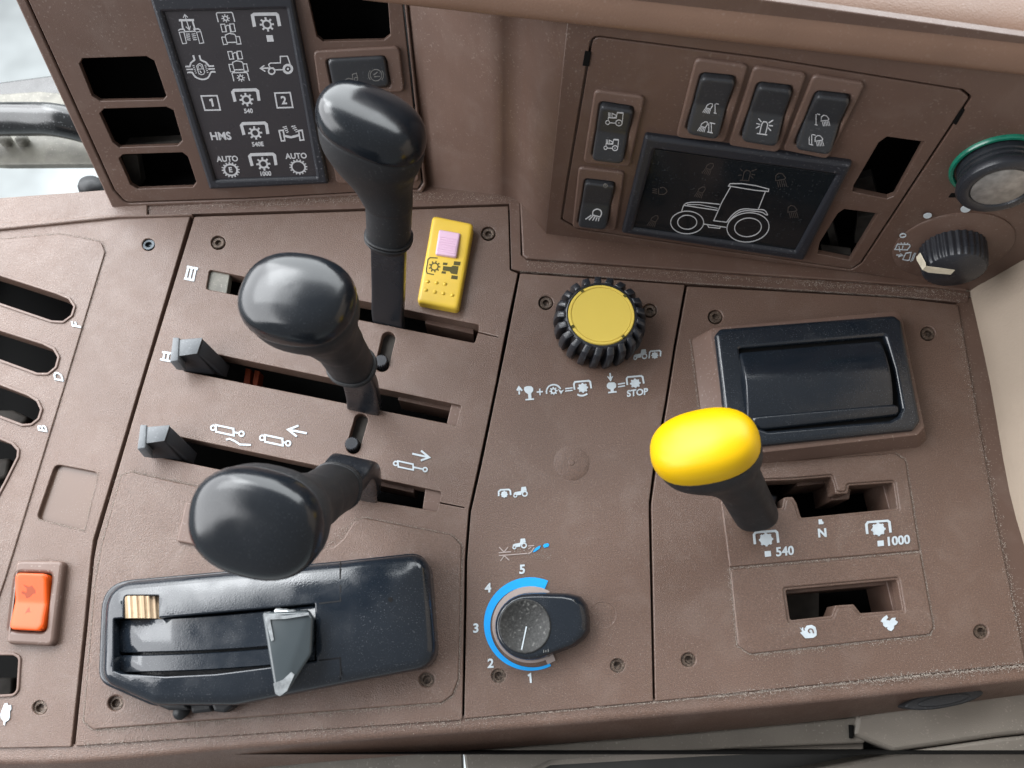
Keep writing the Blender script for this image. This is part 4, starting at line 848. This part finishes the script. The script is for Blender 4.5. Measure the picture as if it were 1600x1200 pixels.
# rubber stops at the ends of slots I and II
BG = 'grey rubber stops at the slot ends'
for dx, dy, lb in ((0, 0, 'grey rubber stop clipped over the left end of slot II'), (-51, 136.5, 'grey rubber stop clipped over the left end of slot I')):
    t = thing('slot_bumper', lb, 'bumper', W(300 + dx, 570 + dy), BG); P = lambda x, y, z: W(x + dx, y + dy, z)
    zt = .017
    o = box([P(276, 532, zt), P(272, 557, zt), P(308, 552, zt), P(316, 528, zt)], [P(296, 553, -.002), P(288, 582, -.002), P(336, 586, -.004), P(343, 560, -.004)]).build('block', 'bumper_dark', t); bevel(o, .0008)
    o = box([P(276.5, 531, zt + .0012), P(272, 557.5, zt + .0012), P(308, 552.5, zt + .0012), P(316.5, 527.5, zt + .0012)], [P(276.5, 531.5, zt - .001), P(272, 558, zt - .001), P(308.5, 553, zt - .001), P(317, 528, zt - .001)]).build('cap', 'bumper_grey', t); bevel(o, .0005)
    o = box([P(270, 527, zt + .002), P(265, 565, zt + .002), P(278, 563, zt + .002), P(280, 527, zt + .002)], [P(276, 534, zt - .005), P(276, 578, zt - .009), P(291, 580, zt - .010), P(288, 536, zt - .005)]).build('flange', 'bumper_grey', t); bevel(o, .0006)
    o = box([P(316, 529, zt - .001), P(309, 553, zt - .001), P(322, 560, zt - .006), P(328, 541, zt - .004)], [P(330, 556, -.004), P(326, 582, -.004), P(354, 590, -.010), P(360, 572, -.010)]).build('tail', 'bumper_dark', t); bevel(o, .0006)

# knurled pins in the two short slots
for x, y, lb in ((597, 566, 'small knurled black pin in the short slot below slot III'), (552, 694, 'small knurled black pin in the short slot below slot II')):
    t = thing('stop_pin', lb, 'pin', W(x, y, -.004), 'knurled pins in short slots')
    lathe(W(x + .5, y + 3, -.004), V((0, 0, 1)), [(.0046, -.004), (.0046, .0066), (.0040, .0072), (.0001, .0072)], 72, rad=lambda a: 1 + .05 * (1 if math.cos(18 * a) > 0 else -1)).build('knob', 'black_plastic', t); sharp(t.children[-1], 30)
    q = K(0, 0, 1); slab(Z(-.006), [(x - 12, y - 52), (x + 26, y - 52), (x + 14, y + 16), (x - 16, y + 16)], .001, -.01, 0, .0004).build('slide', 'cavity_grey', t)

# ------------------------------------------------------------------ tyre knob
tk = thing('tyre_knob', 'knob shaped like a black tractor tyre with a yellow disc', 'knob', W(936, 512)); o = W(934, 514); up = V((0, 0, 1))
HT = .0235
sharp(lathe(o, up, [(.0250, -.001), (.0260, .004), (.0262, .012), (.0260, .019), (.0256, .0222), (.0246, HT), (.0236, HT), (.0232, HT - .002)], 64).build('tyre', 'black_plastic', tk), 60)
sharp(lathe(o, up, [(.0233, HT - .004), (.0232, HT - .0004), (.0226, HT + .0003), (.0212, HT + .0003), (.0209, HT - .0003), (.0206, HT + .0001), (.0001, HT + .0001)], 64).build('disc', 'yellow_disc', tk), 40)
NL = 21; lug = None
for a in range(NL):
    if lug is None:
        mb = MB(); S = [(.0262, -.0005), (.0316, .001), (.0326, .008), (.0322, .016), (.0306, .0220), (.0262, .0238), (.0250, .0240)]; S2 = [(.0245, -.0005), (.0250, .001), (.0250, .008), (.0250, .016), (.0250, .019), (.0248, .0205), (.0244, .0225)]
        P, Q = [], []
        for i_, ((r, h), (r2, h2)) in enumerate(zip(S, S2)):
            hw = .0023; sk = .0030 * (i_ / 6 - .5); P.append((V((r, -hw + sk, h)), V((r, hw + sk, h)))); Q.append((V((r2, -hw + sk, h2)), V((r2, hw + sk, h2))))
        secs = [[P[j][0], P[j][1], Q[j][1], Q[j][0]] for j in range(7)]; lug = loft(secs, smooth=False).build('tread_lug', 'black_plastic', tk)
        bevel(lug, .00025, 1)
        lo = lug
    else: lo = lug.copy(); COL.objects.link(lo); lo.parent = tk
    lo.location = o - tk.location; lo.rotation_euler = (0, 0, 2 * PI * (a + .3) / NL)
# the first lug mesh was built around the origin
for v in lug.data.vertices: v.co += tk.location
for a in (125, 40, 205, 310):
    r = math.radians(a); p = o + V((math.cos(r), math.sin(r), 0)) * .0222 + up * HT; x, y, z_ = basis(up, V((math.cos(r), math.sin(r), 0)))
    box([p + x * s * .0010 + y * u * .0011 + up * .0006 for s, u in ((-1, -1), (1, -1), (1, 1), (-1, 1))], [p + x * s * .0010 + y * u * .0011 - up * .001 for s, u in ((-1, -1), (1, -1), (1, 1), (-1, 1))]).build('disc_notch', 'dark_print', tk)

# ------------------------------------------------------------------ numbered dial
for ch, c in (('5', (816, 896)), ('4', (762.5, 925)), ('3', (743.5, 988)), ('2', (766.5, 1043)), ('l', (828, 1066))):
    i = Icon(DECK, K(0, 0, 1), 0, .0005)
    if ch == 'l': i.line([(825, 1056), (828.5, 1053.5), (829.5, 1067)], 3); ch = '1'
    else: i.text(ch, c, 13.5, (1, -.06), (.02, -1), .03)
    i.done('number', 'white_paint', dp, 'white raised figure ' + ch)
oc = (829, 975); i = Icon(DECK, K(0, 0, 1), 0, .0006); pts = []; inn = []
for a in range(41):
    q = a / 40; an = math.radians(-68 - 228 * q); c_, s_ = math.cos(an), math.sin(an); wdt = 16 - 11.5 * min(1, q * 1.05)
    pts.append((oc[0] + 73 * c_, oc[1] + 73 * s_)); inn.append((oc[0] + (73 - wdt) * c_, oc[1] + (73 - wdt) * s_))
i.fill(pts + inn[::-1]).done('blue_scale', 'blue_paint', dp, 'blue tapering arc around the dial')
dl = thing('rotary_dial', 'black dial knob with a flat handle and a white pointer line, inside the blue arc', 'knob', W(830, 978))
i = Icon(DECK, K(0, 0, 1), 0, .0012); i.fill(circ(829, 976, 60, 60, 40, 60, 300) + circ(829, 976, 30, 30, 20, 300, 60)); i.done('base_ring', 'grey_ring', dl)
Icon(DECK, K(0, 0, 1), 0, .0014).fill([(852, 1030), (864, 1022), (868, 1032), (856, 1038)]).done('ring_tab', 'grey_ring', dl)
def dloop(s, dx, dy, hx=1.):
    L = circ(826, 979, 54, 53, 22, 68, 270) + [(845, 925.5), (888, 927), (906, 932), (915, 944), (919, 965), (919, 985), (912, 996), (896, 1009), (868, 1020)]
    return [(826 + (x - 826) * s + dx, 979 + (y - 979) * s + dy) for x, y in L]
secs = []
for z_, s, dx, dy in ((.0, .99, 4, 1), (.004, 1., 2, 0), (.010, .985, 1, 0), (.0128, .955, 0, 0), (.0142, .90, -1, 0), (.0146, .84, -2, 0)):
    L = rnd(pxs(Z(z_), dloop(s, dx, dy)), .0006, 2) if False else pxs(Z(z_), dloop(s, dx, dy)); secs.append([V((u, v, z_)) for u, v in L])
sharp(loft([s[::-1] for s in secs], cap0=False).build('body', 'hitch_plastic', dl), 60)
lathe(W(820, 978, .0146), up, [(.0158, -.001), (.0157, .0006), (.0150, .0011), (.0146, .0005), (.0001, .0002)], 48).build('insert', 'knob_insert', dl)
Icon(Z(.0150), K(0, 0, 1), .0, .0003).line([(822.5, 979), (815, 1015)], 1.9).done('pointer', 'white_paint', dl)
Icon(Z(.0146), K(700, 800, 4), .0, .0001).lines(5, [(598, 860), (598, 880)], [(612, 862), (612, 876)], [(626, 856), (626, 876)]).done('mould_mark', 'print_dim', dl)

# ------------------------------------------------------------------ ashtray
at = thing('ashtray', 'blue black ashtray with a curved lid in a raised brown surround', 'ashtray', W(1280, 600))
kA = K(1000, 450, 3.2); zt = .013
outer = [(1108, 512), (1406, 485), (1445, 668), (1434, 680), (1152, 712), (1140, 700)]
bl = [(1079, 527), (1410, 494), (1450, 688), (1436, 700), (1120, 735), (1103, 725)]
R1 = rnd(pxs(Z(zt), outer), [.005, .005, .003, .004, .004, .002]); R0 = rnd(pxs(DECK, bl), [.005, .005, .003, .004, .004, .002])
R1, R0 = ccw(R1), ccw(R0); Ri = offset(R1, .0009); mb = loft([[V((*p, -.001)) for p in R0], [V((*p, zt - .0009)) for p in R1], [V((*(V(p) * .7 + V(q) * .3), zt - .00025)) for p, q in zip(R1, Ri)], [V((*p, zt)) for p in Ri]], cap0=False)
o_ = sharp(mb.build('surround', 'brown_bezel', at), 40)
fo = [(1118, 522), (1126, 512), (1398, 491), (1410, 500), (1440, 657), (1430, 671), (1148, 700), (1138, 690)]
fi = [kA(p) for p in ((498, 300), (1228, 238), (1275, 400), (1312, 600), (1295, 640), (1250, 662), (640, 714), (600, 700), (565, 650))]
slab(DECK, fo, .004, zt - .001, zt + .0042, .0034, holes=[(fi, .0016)], seg=6, hb=.0022).build('frame', 'hitch_plastic', at)
slab(DECK, [kA(p) for p in ((490, 290), (1235, 230), (1325, 640), (1290, 680), (610, 725), (560, 670))], .002, zt - .002, zt + .0004, .0003).build('well', 'cavity_black', at)
ql = [kA(p) for p in ((508, 306), (1222, 246), (1288, 584), (548, 650))]
def arc(t): return zt + .0012 + .0085 * math.sin(PI * (.10 + .80 * t)) ** .8
mb, _ = pillow(DECK, ql, arc, .0022, .0016, zt, nu=26, nv=40); mb.build('lid', 'hitch_plastic', at)
mb, _ = pillow(DECK, [kA(p) for p in ((552, 640), (1290, 578), (1306, 630), (596, 706))], lambda t: zt + .0062 - .0026 * t * t, .004, .0022, zt, nu=26, nv=22); mb.build('lid_lip', 'hitch_plastic', at)

# ------------------------------------------------------------------ hitch control box
hc = thing('hitch_control', 'long blue black hitch control box with a sliding tab and tan thumbwheel', 'control box', W(420, 990))
kH = K(100, 850, 2.667); HB = .026
body = [(158, 909), (531, 876), (668, 861), (682, 1041), (539, 1068), (362, 1103), (236, 1103), (152, 1066)]
br_ = [.017, 0, .013, .014, 0, 0, .018, .013]
slab(DECK, body, br_, 0, .010, .002, seg=3).build('base', 'hitch_plastic', hc)
chan = [(178, 967), (196, 966), (196, 931), (249, 931), (251.5, 966), (494, 944), (495, 1033), (420, 1043), (340, 1053), (260, 1057), (190, 1053), (178, 1048)]
mb, HF = cushion(DECK, rnd(pxs(DECK, body, HB), br_), [rnd(pxs(DECK, chan, HB), [.0005, .0005, .0015, .0005, .0005, .0005, .0005, 0, 0, 0, .002, .0005])], 0, HB, .0085, .0009, .0042, .024)
sharp(mb.build('housing', 'hitch_plastic', hc), 60)
for q in ([(531.5, 886), (531.5, 900), (532, 920), (532, 939), (515, 941), (498, 943)], [(498, 1032), (515, 1030), (531.5, 1028), (532, 1040), (532.5, 1058)]): Icon(DECK, K(0, 0, 1), HF, .00008).line(q, 2.2).done('seam', 'seam', hc)
for y0, sg in ((876.5, 1), (1068, -1)):                     # the parting line runs down over the rounded edge
    L_, R_ = [], []
    for m_ in (.0, .25, .6, 1.2, 2.4, 4):
        z_ = HB - .0085 + .0085 * math.sin(math.acos(max(0, 1 - m_ / 8.5))); y_ = y0 + sg * m_ * 2.4; L_.append(W(530.7, y_, z_ + .00018)); R_.append(W(532.6, y_, z_ + .00018))
    n_ = len(L_); MB().add(L_ + R_, [[j, j + 1, n_ + j + 1, n_ + j] for j in range(n_ - 1)]).build('seam', 'seam', hc)
Icon(DECK, K(0, 0, 1), HF, .0001).fill(circ(610, 937, 4, 4, 10)).done('moulding_dimple', 'seam', hc)
slab(DECK, [(176, 962), (200, 962), (200, 1056), (176, 1050)], .0005, 0, .0130, .0003).build('channel', 'cavity_black', hc)
def track(x0, x1, ya0, ya1, yb0, yb1, h):
    S = []
    for j in range(15):
        q = j / 14; x = x0 + (x1 - x0) * q; z_ = h - .006 * (1 - q) ** 7 - .0012 * (1 - q); bow = 4 * math.sin(PI * q)
        a, b = (x, ya0 + (ya1 - ya0) * q + bow), (x - 1, yb0 + (yb1 - yb0) * q + bow); S.append([W(*a, .008), W(*a, z_ - .0008), W(a[0], a[1] + 1.6, z_), W(b[0], b[1] - 1.6, z_), W(*b, z_ - .0008), W(*b, .008)])
    return sharp(loft(S).build('quadrant', 'hitch_plastic', hc), 50)
track(187, 493, 969, 946, 1020, 1003, .0268); track(185, 493, 1024, 1006, 1051, 1033, .0256)
# thumbwheel
wh = thing('thumbwheel', 'tan ribbed thumbwheel set in the corner of the hitch control', 'thumbwheel', W(222, 950, .02)); c0 = W(222, 933, .019); c1 = W(224, 967, .019); ax = (c1 - c0)
S = []
for e in (0, 1):
    r = []
    for j in range(96): a = 2 * PI * j / 96; rr = .0105 + (.0007 if math.cos(20 * a) > -.2 else -.0006); r.append((c0, c1)[e] + V((1, 0, 0)) * (rr * math.cos(a)) * 1.12 + V((0, 0, 1)) * rr * math.sin(a) * .82)
    S.append(r)
sharp(loft(S).build('wheel', 'tan_plastic', wh), 40)
# sliding tab
tb = MB(); zt_ = .041; P = lambda x, y, z_: W(x, y, z_)
T0 = [P(409, 957, zt_), P(429, 1080, zt_ + .001), P(436, 1090, zt_ + .001), P(447, 1086, zt_), P(487, 1022, zt_ - .001), P(490, 964, zt_ - .001), P(480, 955, zt_)]
B0 = [P(416, 958, .022), P(433, 1070, .022), P(440, 1078, .022), P(450, 1076, .022), P(490, 1020, .022), P(493, 966, .022), P(484, 952, .022)]
tabo = box(T0, B0, tb).build('sliding_tab', 'worn_paint', hc); bevel(tabo, .0022, 4, 30)
for q, nm in (([(427, 1068), (442, 1062), (455, 1050), (460, 1054), (448, 1080), (437, 1088), (430, 1084)], 'worn_tip'), ([(412, 958), (444, 962), (482, 957), (483, 961), (446, 967), (422, 968), (428, 1000), (424, 1002)], 'worn_edge')):
    Icon(Z(zt_ + .0006), K(0, 0, 1), 0, .0003).fill(q).done(nm, 'bare_metal', tabo)
lathe(W(446, 958, .034), V((1, -.1, 0)), [(.0022, -.006), (.0026, -.004), (.0022, -.002), (.0026, 0), (.0022, .002), (.0026, .004), (.0022, .006)], 16, hint=up).build('spring', 'bare_metal', hc)
# small controls along the near side
for q, z_ in (([(244, 1094), (290, 1096), (296, 1110), (262, 1110), (246, 1103)], .010), ([(290, 1095), (330, 1096), (332, 1112), (300, 1115)], .008), ([(328, 1097), (360, 1094), (363, 1104), (350, 1114), (334, 1112)], .012)):
    slab(DECK, q, .0015, 0, z_, .0018).build('side_latch', 'black_rubber', hc)
lathe(W(283, 1112, .004), V((0, -.3, 1)), [(.0042, -.004), (.0042, .002), (.003, .004), (.0001, .0046)], 18).build('side_button', 'black_rubber', hc)

# ------------------------------------------------------------------ push plug with green ring, wiper knob
lk = thing('lighter_plug', 'round black plug with a worn metal face and green ring at the right edge', 'plug', RP.at(1556, 256))
o = RP.at(1557, 257)
sharp(lathe(o, RP.n, [(.0248, -.001), (.0248, .0016), (.0240, .0026), (.0226, .0026), (.0218, .0015)], 56, RP.u).build('green_ring', 'green_plastic', lk), 50)
sharp(lathe(o, RP.n, [(.0208, 0), (.0208, .0050), (.0200, .0056), (.0206, .0064), (.0206, .0082), (.0198, .0088), (.0204, .0096), (.0206, .0110), (.0222, .0128), (.0226, .0152), (.0216, .0176), (.0190, .0188), (.0162, .0184), (.0152, .0172)], 56, RP.u).build('body', 'black_plastic', lk), 40)
sharp(lathe(o, RP.n, [(.0152, .016), (.0150, .0176), (.0142, .0181), (.0001, .0183)], 48, RP.u).build('metal_face', 'steel_worn', lk), 50)
wk = thing('wiper_knob', 'ribbed black rotary knob with an ivory pointer on a round brown plate', 'knob', RP.at(1487, 386))
o = RP.at(1487, 384)
sharp(lathe(o, RP.n, [(.0365, 0), (.0362, .0014), (.0354, .0020), (.0001, .0020)], 64, RP.u).build('dial_plate', 'brown_smooth', wk), 40)
def kn(a): return 1 + .024 * math.cos(30 * a)
KH = .0215
sharp(lathe(o, RP.n, [(.0200, .002), (.0198, .012)], 180, RP.u, rad=kn).build('knob_side', 'black_plastic', wk), 60)
mb = lathe(o, RP.n, [(.0198, .012), (.0192, KH - .003), (.0182, KH - .001)], 180, RP.u, rad=kn); lathe(o, RP.n, [(.0184, KH - .0012), (.0172, KH - .0002), (.0001, KH)], 64, RP.u, mb=mb)
sharp(mb.build('knob_face', 'black_plastic', wk), 50)
q = K(1370, 300, 9.231); PF = Plane(RP.o + RP.n * KH, RP.u, RP.v)
Icon(PF, q, 0, .0004).fill([(705, 1072), (800, 1086), (1125, 1130), (1065, 1192), (740, 1162), (655, 1122)]).done('pointer', 'ivory', wk)
pp = lambda x, y, h: RP.at(x, y, h); S4 = (((575, 985), .011), ((632, 925), .011), ((712, 1073), KH + .0006), ((658, 1124), KH + .0006))
mb = MB(); mb.add([pp(*q(p), h) for p, h in S4] + [pp(*q(p), h) - RP.n * .003 for p, h in S4], [[0, 1, 2, 3], [7, 6, 5, 4], [0, 4, 5, 1], [1, 5, 6, 2], [2, 6, 7, 3], [3, 7, 4, 0]])
mb.build('pointer_side', 'ivory', wk)
kW = q; PL = Plane(RP.o + RP.n * .0020, RP.u, RP.v)
for c in ((733, 343), (1282, 248)): Icon(PL, kW, 0, .0002).fill(circ(*c, 62 + (c[0] > 1000) * 13, 38 + (c[0] > 1000) * 10, 20, 0, 360, -10)).done('speed_dot', 'white_paint', wk)
Icon(PL, kW, 0, .0002).line(circ(377, 630, 42, 26, 18, 0, 360, -8), 16, True).done('off_ring', 'white_paint', wk)
Icon(PL, kW, 0, .0002).line([(262, 830), (300, 755), (475, 760), (480, 785), (440, 838)], 13, True).lines(12, [(320, 780), (335, 865)], [(380, 775), (365, 830)]).lines(9, [(345, 740), (362, 738)], [(390, 740), (410, 738)], [(435, 744), (455, 742)]).done('wiper_symbol', 'white_paint', wk)
Icon(PL, kW, 0, .0002).line([(375, 975), (420, 885), (495, 875), (470, 985), (440, 990)], 13, True).line([(280, 912), (370, 915)], 13).line([(340, 890), (378, 915), (310, 938)], 12).lines(11, [(545, 880), (490, 1005)], [(565, 880), (515, 995)]).done('washer_symbol', 'white_paint', wk)
slab(RP, [q(p) for p in ((1075, 20), (1180, 25), (1160, 80), (1030, 85))], .0005, -.001, .0008, .0003).build('plate_gap', 'cavity_black', wk)

# ------------------------------------------------------------------ dust caught along the joints
OPEN = [s1, s2, s3, pa, pb, g1, g2, sF, sD, sB, sA, sL, body, fo]
def over_hole(x, y):
    for L_ in OPEN:
        c = False
        for (ax_, ay_), (bx_, by_) in zip(L_, L_[1:] + L_[:1]):
            if (ay_ > y) != (by_ > y) and x < (bx_ - ax_) * (y - ay_) / (by_ - ay_) + ax_: c = not c
        if c: return True
    return False
def scatter(lines, n, spread, size=(.00012, .00038)):
    mb = MB(); tot = sum(math.dist(a, b) for a, b, *_ in lines)
    for a, b, z_ in lines:
        for _ in range(int(n * math.dist(a, b) / tot)):
            t_ = random.random(); s = spread * abs(random.gauss(0, 1)) * (1 if random.random() < .5 else -1); dx, dy = b[0] - a[0], b[1] - a[1]; l = math.hypot(dx, dy)
            q0 = (a[0] + dx * t_ - dy / l * s, a[1] + dy * t_ + dx / l * s)
            if over_hole(*q0): continue
            p = W(*q0, z_ + .0002); r = random.uniform(*size); an = random.random() * 6.28
            q_ = [p + V((r * math.cos(an + c) * random.uniform(.5, 1.4), r * math.sin(an + c) * random.uniform(.5, 1.4), random.uniform(-.0001, .0001))) for c in (0, 2.1, 4.2)]; mb.add(q_ + [p + V((0, 0, r * .7))], [[0, 1, 3], [1, 2, 3], [2, 0, 3]])
    return mb
D = [((180, 330), (660, 304), 0), ((180, 330), (660, 304), 0), ((640, 306), (805, 312), 0), ((823, 412), (1500, 458), 0), ((1240, 440), (1510, 464), 0), ((1100, 1090), (1600, 1040), 0), ((1350, 1063), (1600, 1040), 0), ((130, 1165), (720, 1128), 0), ((1496, 500), (1596, 1000), 0), ((190, 742), (150, 900), .0004), ((205, 736), (330, 763), .0004), ((150, 1142), (690, 1100), .0004), ((1153, 1010), (1140, 890), .0004), ((1140, 889), (1438, 862), 0), ((1170, 1024), (1455, 993), .0004), ((1100, 715), (1440, 688), 0), ((800, 856), (860, 872), 0), ((500, 858), (560, 812), .0003)]
d = scatter(D, 13000, 4.0); OUT = [[(190, 741), (206, 737), (330, 764)], [(505, 858), (522, 855), (536, 843), (553, 816), (570, 808), (706, 835), (722, 852), (717, 1062), (708, 1087), (690, 1099), (145, 1141), (130, 1128), (148, 910), (159, 850), (190, 741)], [(1398, 707), (1416, 718), (1438, 860), (1460, 980), (1454, 992), (1172, 1023), (1152, 1009), (1140, 888), (1438, 862)], [(1078, 530), (1092, 640)], [(1200, 718), (1415, 690)], [(0, 373), (95, 365), (160, 377), (165, 394), (98, 612), (8, 905)], [(154, 738), (132, 829), (57, 811)], [(812, 424), (1050, 440), (1500, 470)], [(727, 1125), (1020, 1098), (1600, 1040)]]
D2 = [(a_, b_, .0001) for L_ in OUT for a_, b_ in zip(L_, L_[1:])]; e = scatter(D2, 15000, .8, (.00010, .00030)); d.add(e.v, e.f)
for x, y, r in ((763, 365, 16), (341, 379, 14), (853, 473, 15), (779, 1056, 14), (667, 1062, 15), (62, 1106, 14), (965, 1040, 14), (600, 545, 20), (940, 540, 50), (930, 985, 30), (830, 905, 60)):
    c = circ(x, y, r, r, 16); e = scatter([(c[j - 1], c[j], 0) for j in range(16)], 70 + r * 2, 3.5, (.00008, .0002)); d.add(e.v, e.f)
d = d.build('dust', 'dust'); struct(d, 'stuff'); d['label'] = 'fine pale dust caught along the joints of the deck'
sc_ = Icon(DECK, K(0, 0, 1), 0, .00004)
for cx, cy, sx_, sy_, n in ((880, 760, 90, 90, 26), (1290, 1000, 130, 40, 16), (560, 690, 90, 70, 20), (240, 830, 70, 80, 18), (640, 440, 100, 70, 16), (1080, 880, 40, 120, 14), (400, 620, 120, 40, 10), (1480, 800, 40, 150, 12), (880, 1060, 90, 20, 8)):
    for _ in range(n):
        x, y = random.gauss(cx, sx_ * .6), random.gauss(cy, sy_ * .6); a_ = random.gauss(1.2, .7); l = random.uniform(3, 13); b_ = random.uniform(-.35, .35)
        if any(over_hole(x + l * math.cos(a_) * f_, y + l * math.sin(a_) * f_) for f_ in (0, .5, 1)): continue
        sc_.line([(x, y), (x + l * .5 * math.cos(a_), y + l * .5 * math.sin(a_)), (x + l * .5 * (math.cos(a_) + math.cos(a_ + b_)), y + l * .5 * (math.sin(a_) + math.sin(a_ + b_)))], random.uniform(.3, .7))
d = sc_.done('scuff_marks', 'scuff', None); struct(d, 'stuff'); d['label'] = 'fine pale scuffs and scratches over the brown deck'
